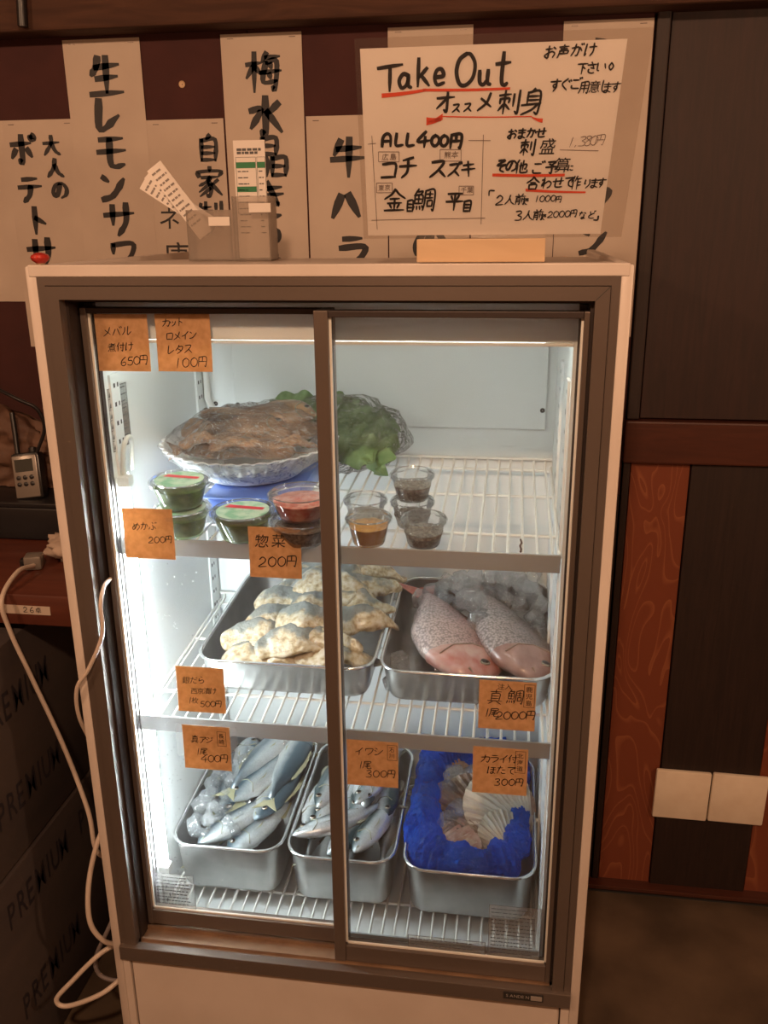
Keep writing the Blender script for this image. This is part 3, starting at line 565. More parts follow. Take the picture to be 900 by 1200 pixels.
MB().box(LX0, LX1, LY0 - .003, LY0 + .006, 1.0375, 1.0410, .0008).build('header_lip', M['wire'], case)
duct = MB().box(.092, .540, LY1 - .006, LY1, .88, LZ1, .001).build('duct_panel', M['liner'], case)
for sx_ in (.097, .535):
    MB().lathe([(.0005, 0), (.003, 0), (.0035, .001)], 10).build('screw', M['slot'], duct, loc=(sx_, LY1 - .0065, .908), rot=(PI / 2, 0, 0))
dt = MB().tube([(.052, LY1 - .008, LZ1), (.052, LY1 - .008, .915), (.056, LY1 - .003, .904)], .005, 10).build('drain_tube', M['wire'], case, 60)
MB().lathe([(.0005, 0), (.003, 0), (.0035, .001)], 10).build('screw', M['slot'], dt, loc=(.062, LY1 - .002, .908), rot=(PI / 2, 0, 0))
# shelf standards with slots
for xw, sgn, yc in ((LX0, 1, .345), (LX0, 1, .075), (LX1, -1, .215), (LX1, -1, .080)):
    x0, x1 = (xw, xw + .003) if sgn > 0 else (xw - .003, xw)
    st = MB().box(x0, x1, yc - .011, yc + .011, .26, 1.0).build('shelf_standard', M['liner'], case)
    sl = MB()
    for k in range(34):
        z = .275 + k * .0215
        xs = x1 + .0001 if sgn > 0 else x0 - .0001
        for yo, hw in ((-.003, .0022), (.006, .0016)):
            sl.add([(xs, yc + yo - hw, z), (xs, yc + yo + hw, z), (xs, yc + yo + hw, z + .005), (xs, yc + yo - hw, z + .005)], [(0, 1, 2, 3)])
    o = sl.build('slot_row', M['slot'], st); o['kind'] = 'stuff'
# left lamp: LED tube in the front left corner
lt = MB().tube([(.0555, .0625, .345), (.0555, .0625, .872)], .0042, 12).build('led_tube', M['led'], case, 60, label='glowing white light tube in front left corner')
MB().box(.0470, .0480, .0535, .0815, .333, .884).box(.0480, .0520, .0805, .0815, .333, .884).build('tube_baffle', M['liner'], lt)  # added baffle, keeps direct tube light off the left liner
for z in (.333, .872): MB().box(.048, .062, .056, .070, z, z + .012, .001).build('lamp_holder', M['cap'], lt)
MB().tube([(.075, .067, 1.0395), (.525, .067, 1.0395)], .0035, 12).build('led_tube', M['top_fill'], case, 60, label='light tube hidden above the header edge')  # added unseen tube, brightens the top shelf and back wall
cl = MB().tube(smooth_path([(.052, .068, .885), (.054, .064, .90), (.058, .062, .92), (.060, .070, .928), (.057, .085, .92), (.052, .09, .885)]), .003, 8).build('lamp_clip', M['cap'], lt, 60)
# shelves
SH = {1: (.812, .828), 2: (.577, .599), 3: (.270, .285)}
def shz(k, y): a, b = SH[k]; return a + (b - a) * (y - .04) / .33
def ang(k): return math.atan((SH[k][1] - SH[k][0]) / .33)
for k in (1, 2, 3):
    a, b = SH[k]; y0 = .0495 if k == 3 else .0475; y0 += .0065
    s = MB()
    if k < 3: s.box(.047, .5515, y0 - .003, y0, a - .020, a + .001, .0006)
    else: s.box(.047, .5515, y0 - .0025, y0, a - .006, a + .001, .0006)
    sh = s.build('wire_shelf', M['rail_grey'], case, label='white wire shelf, %s' % {1: 'uppermost', 2: 'middle', 3: 'lowest'}[k])
    n = 31
    wm = None
    for i in range(n):
        xx = .056 + i * (.4865 / (n - 1))
        if wm is None:
            wire = MB().tube([(0, y0 + .0005, a - .001), (0, .366, shz(k, .366) - .001), (0, .3705, shz(k, .37) + .001), (0, .3715, shz(k, .37) + .008)], .00165, 8).build('wire', M['wire'], sh, 60); wm = wire
        else:
            wire = wm.copy(); COL.objects.link(wire); wire.parent = sh
        wire.location = (xx, 0, 0)
    for yy in (.115, .25, .36):
        MB().tube([(.048, yy, shz(k, yy) - .0045), (.551, yy, shz(k, yy) - .0045)], .0021, 8).build('cross_wire', M['wire'], sh, 60)
    MB().tube([(.048, .3715, shz(k, .37) + .0085), (.551, .3715, shz(k, .37) + .0085)], .0020, 8).build('back_wire', M['wire'], sh, 60)
    for xx in (.0485, .5500): MB().tube([(xx, y0, a - .003), (xx, .37, shz(k, .37) - .003)], .0022, 8).build('side_wire', M['wire'], sh, 60)
    if k == 1: MB().tube(smooth_path([(.508, .0555, .8138), (.5085, .062, .8148), (.5075, .070, .8155), (.509, .078, .816), (.508, .088, .8165)]), .0012, 6).build('stain', M['rust'], sh)
MB().box(.06, .54, .07, .36, .2485, .2510, .001).build('drip_tray', M['liner'], case)

# printed caution labels
def lines(mb, x0, z_top, w, hgt, n, y, rr, lh=.0012, fill=.85):
    for i in range(n):
        z = z_top - hgt * (i + .5) / n; x = x0
        while x < x0 + w * fill:
            l = rr.uniform(.0015, .006)
            if x + l < x0 + w: mb.add([(x, y, z - lh / 2), (x + l, y, z - lh / 2), (x + l, y, z + lh / 2), (x, y, z + lh / 2)], [(0, 1, 2, 3)])
            x += l + rr.uniform(.0005, .0016)
def border(mb, x0, x1, z0, z1, y, t=.0006):
    for a in ((x0, x1, z0, z0 + t), (x0, x1, z1 - t, z1), (x0, x0 + t, z0, z1), (x1 - t, x1, z0, z1)):
        mb.add([(a[0], y, a[2]), (a[1], y, a[2]), (a[1], y, a[3]), (a[0], y, a[3])], [(0, 1, 2, 3)])
rr = random.Random(3)
def caution(x0, x1, z0, z1, y, n, parent, lab):
    c = MB().add([(x0, y, z0), (x1, y, z0), (x1, y, z1), (x0, y, z1)], [(0, 1, 2, 3)]).build('caution_label', M['label_film'], parent, label=lab)
    t = MB(); lines(t, x0 + .003, z1 - .003, x1 - x0 - .006, z1 - z0 - .006, n, y - .0003, rr); border(t, x0, x1, z0, z1, y - .0003)
    t.build('printed_text', M['label_print'], c)
caution(.0485, .104, .2985, .352, .0375, 9, dl, 'clear caution label full of small print')
caution(.487, .550, .296, .373, .0145, 13, dr, 'clear stained caution label full of small print')
caution(.388, .484, .296, .315, .0145, 3, dr, 'long narrow clear caution label')
wl = MB().add([(0, 0, 0), (.0, .05, 0), (0, .05, -.072), (0, 0, -.072)], [(0, 1, 2, 3)]).build('warning_label', M['label_film'], case, loc=(LX0 + .0006, .036 + .022, .985))
tl = MB(); lines(tl, .012, 0, .036, -.072 * -1, 9, 0, rr, .0011); border(tl, 0, .05, -.072, 0, 0)
for k in range(6):
    z = -.012 * k - .003; border(tl, 0, .05, z - .0092, z - .0088, 0, .0004)
    tl.add([(.003, 0, z - .007), (.009, 0, z - .007), (.006, 0, z - .001)], [(0, 1, 2)])
tl.v = [(.0004, p[0], p[2]) for p in tl.v]; tl.build('printed_text', M['label_print'], wl)

# ------------------------------------------------------------------ price cards on the glass
def card(x, z, yg, rows, label, w=.060, tilt=0.0, stamp=None, rows_w=.0011, hgt=.060):
    t = thing('price_card', label, 'price card', (x, yg, z), (0, tilt, 0), 'handwritten price cards on the glass')
    curl = lambda p: (p[0], p[1] - .0035 * max(0, (-p[2] / .06 - .35)) ** 2 - .0006, p[2])
    g = MB(); g.grid(lambda u, v: curl((u * w, 0, -v * hgt)), 4, 8)
    n = len(g.v); g.grid(lambda u, v: (lambda q: (q[0], q[1] + .0002, q[2]))(curl((u * w, 0, -v * hgt))), 4, 8)
    g.build('paper', M['kraft'], t, 60)
    lt_ = MB()
    for st, tx, ty, s, adv in rows:
        text(lt_, st, tx * w, ty * hgt, s * w, rows_w, 0, adv, fn=curl, slant=.12, rise=.06)
    if stamp:
        sx0, sz0, st = stamp
        text(lt_, st, sx0 * w, sz0 * hgt, .12 * w, .0007, 0, 1.12, True, fn=curl)
        bb = MB(); border(bb, (sx0 - .03) * w, (sx0 + .16) * w, -(sz0 + .03 + .135 * len(st)) * hgt, -(sz0 - .04) * hgt, -.0004, .0005)
        lt_.add([curl(p) for p in bb.v], bb.f)
    lt_.build('handwriting', M['ink_thin'], t)
    return t
YL, YR = .0370, .0140
card(.0515, 1.0695, YL, [('メバル', .13, .22, .19, .98), ('煮付け', .20, .50, .17, .98), ('650円', .40, .74, .18, .70)], 'tan price card reading 650 yen at the top left of the glass', .0585)
card(.1185, 1.0700, YL, [('カット', .13, .08, .15, .85), ('ロメイン', .17, .31, .16, .9), ('レタス', .17, .54, .17, .95), ('100円', .27, .76, .19, .8)], 'tan price card reading 100 yen, right of the 650 yen one at the top', .060, tilt=.0)
card(.0590, .8545, YL, [('めかぶ', .18, .28, .17, .95), ('200円', .46, .55, .15, .78)], 'tan price card reading 200 yen beside the stacked green lidded cups', .060)
card(.2060, .8380, YL, [('惣菜', .12, .14, .28, 1.15), ('200円', .14, .58, .23, .80)], 'tan price card reading 200 yen in bold under the side dish tubs', .060, rows_w=.0015)
card(.1060, .6580, YL, [('銀だら', .12, .22, .17, .95), ('西京漬け', .28, .46, .15, .9), ('1枚', .18, .68, .15, .7), ('500円', .44, .74, .15, .74)], 'tan price card reading 500 yen below the tray of miso fillets', .0595)
card(.1075, .5780, YL, [('真', .16, .22, .19, 1), ('アジ', .34, .24, .17, .8), ('1尾', .22, .52, .17, .7), ('400円', .34, .66, .19, .72)], 'tan price card reading 400 yen held by clear tape over the horse mackerel tray', .060, stamp=(.76, .14, '長崎'))
card(.3165, .5890, YR, [('イワシ', .15, .15, .19, 1), ('1尾', .18, .46, .18, .7), ('300円', .34, .64, .18, .80)], 'tan price card reading 300 yen in front of the sardine tray', .0605, stamp=(.82, .10, '石川'))
card(.4680, .6770, YR, [('注入', .32, .05, .13, 1), ('真鯛', .14, .18, .30, 1.15), ('1尾', .06, .58, .18, .7), ('2000円', .28, .62, .185, .74)], 'tan price card reading 2000 yen in front of the sea bream tray', .0625, stamp=(.82, .08, '鹿児島'), rows_w=.0013)
card(.4630, .5920, YR, [('カライ付', .14, .16, .18, .92), ('ほたて', .26, .40, .18, 1), ('300円', .38, .66, .165, .80)], 'tan price card reading 300 yen in front of the blue lined scallop tray', .0620, stamp=(.80, .08, '北海道'), rows_w=.0012)
for (x, z, w_, h_, yg, lab) in ((.098, .579, .078, .046, YL, 'clear tape strip behind the price card over the horse mackerel tray'), (.100, .650, .012, .030, YL, 'small clear tape tab left of the 500 yen price card')):
    tag(MB().add([(x, yg + .0004, z), (x + w_, yg + .0004, z), (x + w_, yg + .0004, z - h_), (x, yg + .0004, z - h_)], [(0, 1, 2, 3)]).build('clear_tape', M['tape']), lab, 'tape')

# ------------------------------------------------------------------ steel trays
def rr_pts(w, d, r, n=5):
    pts = []
    for cx, cy, a0 in ((w / 2 - r, d / 2 - r, 0), (-w / 2 + r, d / 2 - r, PI / 2), (-w / 2 + r, -d / 2 + r, PI), (w / 2 - r, -d / 2 + r, 3 * PI / 2)):
        for k in range(n + 1):
            a = a0 + PI / 2 * k / n; pts.append((cx + r * math.cos(a), cy + r * math.sin(a)))
    return pts
def pan(x, y, w, d, h, k, label, rz=0):
    z = shz(k, y) + .0018
    t = thing('steel_tray', label, 'tray', (x, y, z), (ang(k), 0, rz), 'stainless steel food trays in the display fridge')
    t['dims'] = [w, d, h]
    tp_ = .008
    def ring(inset, z, r=.032): return [(px, py, z) for px, py in rr_pts(w - 2 * inset, d - 2 * inset, max(.01, r - inset))]
    b = MB(); b.loft([ring(tp_ + .018, 0), ring(tp_ + .010, .0006), ring(tp_ + .004, .004), ring(tp_ + .001, .010), ring(.0035, h - .001), ring(.0045, h - .001), ring(tp_ + .002, .011), ring(tp_ + .006, .0055), ring(tp_ + .012, .0022), ring(tp_ + .02, .0016)])
    b.build('tray_body', M['steel'], t, 50)
    rm = MB(); rs = []
    for a in range(8):
        aa = 2 * PI * a / 8; rs.append(ring(.0018 - .0022 * math.cos(aa), h + .0004 + .0022 * math.sin(aa)))
    rs.append(rs[0]); rm.loft(rs, True, False, False); rm.build('rolled_rim', M['steel_rim'], t, 60)
    return t
def tmat(t): return Matrix.Translation(t.location) @ t.rotation_euler.to_matrix().to_4x4()
pA = pan(.2185, .236, .232, .270, .050, 2, 'shallow steel tray heaped with pale miso fish fillets')
pB = pan(.4485, .236, .218, .268, .050, 2, 'shallow steel tray holding two sea bream on ice')
pC = pan(.1275, .225, .158, .268, .082, 3, 'deep steel tray of horse mackerel and crushed ice at bottom left')
pD = pan(.2860, .220, .150, .262, .082, 3, 'deep steel tray of sardines in the middle of the lowest shelf')
pE = pan(.4585, .215, .176, .262, .082, 3, 'deep steel tray under the blue plastic bag at bottom right')

def place(o, t, loc, rot=(0, 0, 0)):
    mw = tmat(t) @ Matrix.Translation(Vector(loc)) @ Euler(rot).to_matrix().to_4x4()
    o.location = mw.to_translation(); o.rotation_euler = mw.to_euler(); return o

# ------------------------------------------------------------------ fish
def fish(name, L, hgt, thk, body, fin, label, group, prof, headmat=None, eye_r=.004, dorsal=(.35, .8, .12), tail=.17, bend=0, eyex=.88, eyey=.12, both=False, cat='fish', head_from=.76):
    """lies on its side: length along +X (head at +X), back towards +Y, thickness along Z"""
    t = thing(name, label, cat, group=group)
    NS, NR = 26, 16
    x_t = lambda u: -L / 2 + tail * L * .75 + u * (L - tail * L * .75)
    def sect(u):
        up, dn = prof(u); tk = thk * (max(0.02, math.sin(PI * min(1, u ** .8)) ** .6)) if u < 1 else .02
        tk = thk * max(.06, (1 - abs(2 * u ** .85 - 1) ** 2.4) ** .6 if 0 <= u <= 1 else .06)
        return up * hgt, dn * hgt, tk
    bz = lambda u: bend * math.sin(PI * u)
    def ringpts(u, grow=1.0):
        up, dn, tk = sect(u); cy = (up - dn) / 2; ry = (up + dn) / 2
        return [(x_t(u), cy + bz(u) + ry * grow * math.cos(a), tk / 2 * grow * math.sin(a) * (1 - .12 * math.cos(a))) for a in [2 * PI * k / NR for k in range(NR)]]
    us = [i / NS for i in range(NS + 1)]
    mb = MB(); hb = MB()
    bu = [u for u in us if u <= head_from + .021]; hu = [head_from - .006, head_from - .004] + [u for u in us if u > head_from]
    if headmat is None: headmat = body
    mb.loft([ringpts(u) for u in bu])
    mb.build('body', body, t, 60)
    hr = [ringpts(hu[0], .96), ringpts(hu[1], 1.045)] + [ringpts(u, 1.045 - .045 * min(1, (u - head_from) / .08)) for u in hu[2:]]
    hb.loft(hr)
    h = hb.build('head', headmat, t, 60)
    ex = x_t(eyex); up, dn, tk = sect(eyex); ey = bz(eyex) + up * .35
    for sg in (1, -1):
        ze = sg * (tk / 2 * .86)
        e = MB(); e.cur = 0; e.lathe([(eye_r, 0), (eye_r * .95, sg * .0010), (eye_r * .70, sg * .0017)], 14, (ex, ey, ze)); e.cur = 1
        e.lathe([(eye_r * .72, sg * .0017), (eye_r * .4, sg * .0026), (.0002, sg * .003)], 14, (ex, ey, ze)); e.build('eye', [M['eye_ring'], M['pupil']], h, 50)
    mo = MB(); c0 = sect(.985); c1 = sect(.93)
    for sg in (1, -1):
        mo.tube([(x_t(.995), bz(1) - c0[1] * .05, 0), (x_t(.972), bz(1) - c0[1] * .25, sg * c0[2] * .40), (x_t(.945), bz(1) - c1[1] * .35, sg * c1[2] * .50)], .0008 + hgt * .006, 6)
        gu = head_from + .005; gup, gdn, gt = sect(gu); gx = x_t(gu)
        mo.tube([(gx + .004, bz(gu) + gup * .55, sg * gt * .42), (gx - .002, bz(gu) + gup * .1, sg * gt * .525), (gx, bz(gu) - gdn * .4, sg * gt * .50), (gx + .010, bz(gu) - gdn * .8, sg * gt * .30)], .0006 + hgt * .004, 6)
    mo.build('gill_and_mouth_edge', M['flesh'] if hgt > .08 else M['fin_grey'], h, 60)
    # tail fin
    tf = MB(); x0 = x_t(.02); up, dn, _ = sect(.02)
    tl_ = L * tail; sp_ = hgt * .42
    sp_ *= .8 if hgt > .08 else 1
    pts = [(x0, up), (x0 - tl_ * .5, sp_ * .55), (x0 - tl_, sp_), (x0 - tl_ * .62, .0), (x0 - tl_, -sp_), (x0 - tl_ * .5, -sp_ * .55), (x0, -dn)]
    th = .0006
    tf.add([(a, b, -th) for a, b in pts] + [(a, b, th) for a, b in pts], [(0, 1, 2, 3), (0, 3, 6), (3, 4, 5, 6), (7, 8, 9, 10), (7, 10, 13), (10, 11, 12, 13)] + [(i, (i + 1) % 7, (i + 1) % 7 + 7, i + 7) for i in range(7)])
    tf.build('tail_fin', fin, t)
    # dorsal fin with spines
    a, b, dh = dorsal; nf = 10; df = MB(); lo_ = []; hi_ = []
    for i in range(nf + 1):
        u = a + (b - a) * i / nf; up, dn, _ = sect(u); y = up + bz(u)
        lo_.append((x_t(u), y - .002)); hi_.append((x_t(u) - .004, y + dh * hgt * (.35 + .65 * math.sin(PI * (i / nf) ** .7)) * (1 if i % 2 else .8)))
    vs = [(p[0], p[1], z) for z in (-.0005, .0005) for p in lo_ + hi_]; k = 2 * (nf + 1); fs = []
    for i in range(nf): fs += [(i, i + 1, nf + 2 + i, nf + 1 + i), (k + i, k + i + 1, k + nf + 2 + i, k + nf + 1 + i)]
    for i in range(nf): fs += [(nf + 1 + i, nf + 2 + i, k + nf + 2 + i, k + nf + 1 + i)]
    df.add(vs, fs); df.build('dorsal_fin', fin, t)
    # pectoral fins, one on each side
    for sg in (1, -1):
        u = head_from - .02; up, dn, tk = sect(u); pf = MB(); z = sg * tk / 2 * 1.0
        px_, py_ = x_t(u), -dn * .25 + bz(u); l = L * .16
        pf.add([(px_, py_ + .003, z * .9), (px_ - l * .5, py_ + l * .12, z * 1.03 + sg * .0006), (px_ - l, py_ - l * .15, z * .98 + sg * .0015), (px_ - l * .6, py_ - l * .28, z * .95 + sg * .001), (px_, py_ - .004, z * .9)], [(0, 1, 2, 3, 4)])
        pf.build('pectoral_fin', fin, t)
    # anal fin
    af = MB(); u0, u1 = .22, .42; 
    q = [(x_t(u0), -sect(u0)[1] + bz(u0) + .001), (x_t(u1), -sect(u1)[1] + bz(u1) + .001), (x_t(u1) - .006, -sect(u1)[1] + bz(u1) - hgt * .10), (x_t(u0) - .004, -sect(u0)[1] + bz(u0) - hgt * .04)]
    if hgt < .08: af.add([(a_, b_, z) for z in (-.0005, .0005) for a_, b_ in q], [(0, 1, 2, 3), (4, 5, 6, 7), (2, 3, 7, 6)]); (af.build('anal_fin', fin, t) if af.v else None)
    return t
def lerp_prof(tab):
    def f(u):
        for i in range(len(tab) - 1):
            a, b = tab[i], tab[i + 1]
            if u <= b[0]:
                k = (u - a[0]) / (b[0] - a[0]); k = k * k * (3 - 2 * k) * .5 + k * .5
                return a[1] + (b[1] - a[1]) * k, a[2] + (b[2] - a[2]) * k
        return tab[-1][1], tab[-1][2]
    return f
P_BREAM = lerp_prof([(0, .09, .08), (.12, .12, .12), (.3, .30, .30), (.5, .48, .44), (.68, .55, .45), (.82, .47, .38), (.92, .30, .26), (.98, .10, .14), (1, .02, .05)])
P_SLIM = lerp_prof([(0, .09, .09), (.12, .13, .13), (.35, .36, .40), (.55, .46, .52), (.75, .46, .50), (.88, .34, .38), (.96, .18, .20), (1, .03, .06)])

GB = 'whole sea bream on ice'
b1 = fish('sea_bream', .250, .125, .050, M['bream'], M['fin_red'], 'pink sea bream with red head facing the front, left one in its tray', GB, P_BREAM, M['bream_head'], .0075, (.3, .72, .16), .20, eyex=.885)
place(b1, pB, (-.036, -.004, .042), (math.radians(-14), math.radians(3), math.radians(-66)))
b2 = fish('sea_bream', .245, .112, .050, M['bream_grey'], M['fin_red'], 'greyer sea bream with brownish head, right one in its tray', GB, P_BREAM, M['bream_head2'], .0075, (.3, .72, .12), .20, eyex=.885)
place(b2, pB, (.044, .000, .042), (math.radians(-20), math.radians(2), math.radians(-68)))

# ------------------------------------------------------------------ ice
def ice_cube_mesh(seed, s=.019):
    r_ = random.Random(seed); bm = bmesh.new(); bmesh.ops.create_cube(bm, size=s)
    for v in bm.verts: v.co += Vector([r_.uniform(-.16, .16) * s for _ in range(3)])
    bmesh.ops.bevel(bm, geom=bm.edges[:], offset=s * .13, segments=1, affect='EDGES')
    me = bpy.data.meshes.new('ice_cube'); bm.to_mesh(me); bm.free(); me.materials.append(M['ice'])
    return me
ICE = [ice_cube_mesh(i) for i in range(5)]
def ice_at(t, spots, label, group, sc_=(.8, 1.15)):
    for i, (x, y, z) in enumerate(spots):
        o = bpy.data.objects.new('ice_cube', ICE[i % 5]); COL.objects.link(o); tag(o, label, 'ice cube', group)
        place(o, t, (x, y, z), (rnd.uniform(0, 3), rnd.uniform(0, 3), rnd.uniform(0, 3))); s = rnd.uniform(*sc_); o.scale = (s, s, s)
sp = []
for i in range(7):
    for j in range(4): sp.append((-.04 + i * .021 + rnd.uniform(-.004, .004), .060 + j * .019 + rnd.uniform(-.004, .004), .046 + j * .004 + rnd.uniform(0, .012)))
sp += [(-.010, .035, .066), (.005, .028, .068), (-.002, .048, .070), (.085, .035, .045), (.090, .015, .045), (.088, -.005, .043), (.092, .050, .055), (.013, .004, .062), (.008, -.012, .060),
       (-.085, -.085, .024), (-.088, -.068, .024), (-.090, -.105, .02), (-.02, .060, .082), (.0, .072, .085), (.022, .068, .088), (.045, .07, .085), (.062, .075, .08), (.03, .088, .088), (.075, .06, .075), (.055, .095, .085), (-.075, .06, .05), (-.062, .075, .055)]
ice_at(pB, sp, 'clear ice cube on and around the sea bream in the steel tray', 'ice cubes on the sea bream')

# ------------------------------------------------------------------ miso fillets
def fillet_mesh(seed):
    r_ = random.Random(seed); L = r_.uniform(.112, .132); W = r_.uniform(.040, .050); T = r_.uniform(.012, .0155); bend = r_.uniform(.010, .022)
    mb = MB(); NS, NR = 40, 26; rings = []
    for i in range(NS + 1):
        u = i / NS; e = max(.02, (1 - abs(2 * u - 1) ** 2.6)) ** .6; sl = (1.2 - .75 * u)
        ring = []
        for k in range(NR):
            a = 2 * PI * k / NR; ca, sa = math.cos(a), math.sin(a)
            y = W / 2 * e * sl * math.copysign(abs(ca) ** .6, ca); z = T / 2 * e * math.copysign(abs(sa) ** .7, sa)
            x = (u - .5) * L + .22 * y
            q = Vector((x, y, z)); sd_ = Vector((seed * 3.1, 0, 0))
            nn = noise.noise(q * 38 + sd_) * .0030 + noise.noise(q * 95 + sd_) * .0026 + abs(noise.noise(q * 230 + sd_)) * .0022
            w2 = .006 * noise.noise(Vector((x * 40, seed, 0)))
            ring.append((x + .003 * noise.noise(q * 60), y + ca * nn * 1.1 + w2, z + sa * nn + bend * math.cos(PI * (u - .5)) + .14 * y * math.sin(5 * u + seed) + .003 * math.sin(x * 90 + seed)))
        rings.append(ring)
    mb.loft(rings)
    for fi in range(NS * NR):
        k = fi % NR; i = fi // NR
        if k <= 4 + 2.2 * noise.noise(Vector((i * .25, seed, 0))) or k >= NR - 1 or (i > NS * .74 and noise.noise(Vector((i * .3, k * .4, seed))) > -.05 and k < 13): mb.mi[fi] = 1
    return mb.mesh('fillet', [M['fillet'], M['fillet_skin']], 70)
FM = [fillet_mesh(i) for i in range(6)]
gf = 'miso marinated fish fillets in the shallow tray'; k = 0
for (x, y, z, rz, rx, lb_) in [(-.026, -.094, .030, .04, .35, 'pale pinkish fillet at the front left of its heap, against the front rim'), (.062, -.088, .034, .10, .3, 'grey skinned fillet at the front right corner of its heap'),
        (-.034, -.060, .044, .20, .55, 'thick curled fillet second from the front on the left of its heap'), (.040, -.066, .046, -.35, .5, 'fillet with grey skin edge hanging down at the front middle of its heap'),
        (-.018, -.030, .056, .14, .5, 'long fillet, third row from the front on the left of its heap'), (.074, -.036, .054, .35, .5, 'yellowish fillet on the right, just behind the front right corner'),
        (-.006, .002, .064, .16, .5, 'fillet in the middle row left of the door stile'), (.070, .000, .064, -.15, .5, 'fillet in the middle row right of the door stile'),
        (.002, .030, .068, .10, .45, 'fillet with blue grey edge, fourth row on the left of its heap'), (.072, .036, .070, .2, .4, 'grey backed fillet near the right rim of its tray'),
        (.004, .060, .070, .12, .4, 'fillet near the back, left of the door stile'), (.066, .070, .074, .05, .4, 'brownish fillet at the back right of its heap'),
        (.010, .092, .062, .05, .3, 'fillet at the very back left of its heap'), (.072, .100, .058, .2, .3, 'fillet at the very back right of its heap'),
        (.018, -.078, .050, .30, .6, 'fillet with its curled end over the front pair of its heap'), (.024, -.046, .062, .0, .55, 'fillet bridging the second and third rows of its heap'),
        (.034, -.014, .072, .30, .5, 'fillet bridging the third and fourth rows of its heap'), (.036, .018, .078, -.1, .5, 'fillet topmost in the middle of its heap'), (.040, .048, .080, .25, .45, 'fillet topmost near the back of its heap'),
        (.02, -.05, .024, .5, 0, 'fillet at the bottom of the heap near the front'), (.02, .04, .030, -.4, 0, 'fillet at the bottom of the heap near the back'), (.02, -.01, .028, 1.3, 0, 'fillet at the bottom of the heap lying crosswise'), (.03, .015, .048, .1, 0, 'fillet in the core of the heap')]:
    o = bpy.data.objects.new('fish_fillet', FM[k % 6]); COL.objects.link(o); k += 1
    tag(o, lb_, 'fish fillet', gf)
    place(o, pA, (x, y, z), (rx, rnd.uniform(-.1, .1), rz))

# ------------------------------------------------------------------ horse mackerel + ice, sardines
GM = 'horse mackerel in the left deep tray'
mk = fish('horse_mackerel', .182, .046, .028, M['mackerel'], M['fin_yel'], 'silvery blue backed horse mackerel among ice in the left deep tray', GM, P_SLIM, None, .0042, (.3, .72, .14), .15)
MKL = [(.012, -.042, .070, 4.07, 1, 'long horse mackerel with blue back lying diagonally at the front of the left deep tray'),
       (.036, -.036, .062, 4.30, 1, 'horse mackerel along the right rim at the front of the left deep tray'),
       (.050, .020, .076, 4.45, 0, 'silver bellied horse mackerel along the right rim, halfway back in the left deep tray'),
       (.010, .020, .072, 4.2, 0, 'yellow finned horse mackerel in the middle of the left deep tray'),
       (.022, .036, .088, -2.0, 1, 'horse mackerel crossing over the middle of the left deep tray, topmost there'),
       (-.018, .036, .080, 1.75, 1, 'horse mackerel with its tail to the front, left of the middle of its tray'),
       (-.040, .032, .070, 1.60, 0, 'horse mackerel along the left rim of its tray, half under ice'),
       (.048, .038, .092, 1.45, 1, 'grey silver horse mackerel at the right back of the left deep tray'),
       (.000, .040, .097, 1.3, 0, 'horse mackerel at the very back of the left deep tray under the shelf edge'),
       (-.035, -.03, .034, 1.4, 0, 'horse mackerel at the bottom of the left deep tray under the ice'),
       (.015, -.01, .034, 1.6, 1, 'horse mackerel at the bottom of the left deep tray under the diagonal one')]
first = True
for (x, y, z, rz, fl, lb_) in MKL:
    o = mk if first else copy_tree(mk); first = False; o['label'] = lb_
    place(o, pC, (x, y, z), (rnd.uniform(-.2, .2) + (PI if fl else 0), rnd.uniform(-.05, .03), rz))
sp = [(rnd.uniform(-.060, .005), rnd.uniform(-.105, .03), rnd.uniform(.070, .098)) for _ in range(44)]
sp += [(rnd.uniform(-.055, .04), rnd.uniform(.03, .11), rnd.uniform(.080, .10)) for _ in range(16)]
ice_at(pC, sp, 'small lump of clear ice on the horse mackerel in the left deep tray', 'ice on the horse mackerel', (.55, .95))
GS = 'sardines in the middle deep tray'
sd = fish('sardine', .166, .037, .026, M['sardine'], M['fin_grey'], 'slim silver sardine with dark blue green back in the middle deep tray', GS, P_SLIM, None, .0045, (.42, .58, .14), .14)
SDL = [(.000, -.052, .086, 3.72, 1, .2, 'sardine lying diagonally across the front of the middle deep tray, topmost'),
       (.026, -.040, .074, 4.15, 0, 0, 'sardine under the diagonal one at the front right of the middle deep tray'),
       (.044, -.034, .080, 4.40, 1, .1, 'sardine along the right rim at the front of the middle deep tray'),
       (-.048, .010, .078, -1.66, 0, .1, 'sardine along the left rim of the middle deep tray, head to the front'),
       (-.026, .020, .086, -1.78, 1, .2, 'sardine second from the left rim of the middle deep tray'),
       (.002, .030, .084, -1.62, 0, .1, 'sardine beside the door stile in the middle deep tray'),
       (.022, .030, .092, -1.75, 1, 0, 'dark eyed sardine just right of the door stile in the middle deep tray'),
       (.048, .034, .084, -1.55, 0, .1, 'sardine at the right rim, halfway back in the middle deep tray'),
       (.036, .037, .103, -1.9, 1, .1, 'sardine topmost at the back right of the middle deep tray'),
       (.010, .038, .100, -1.4, 0, 0, 'sardine topmost at the back middle of its tray'),
       (-.034, .036, .098, -1.7, 1, 0, 'sardine topmost at the back left of the middle deep tray'),
       (-.045, -.037, .060, 1.5, 0, 0, 'sardine low at the left of the middle deep tray'), (-.015, -.037, .062, 1.6, 0, 0, 'sardine low in the middle of its deep tray'),
       (.015, -.037, .058, 1.5, 1, 0, 'sardine low right of the middle of its deep tray'), (.05, -.02, .050, 1.6, 0, 0, 'sardine low at the right of the middle deep tray'), (.0, .03, .028, 1.5, 0, 0, 'sardine at the very bottom of the middle deep tray')]
first = True
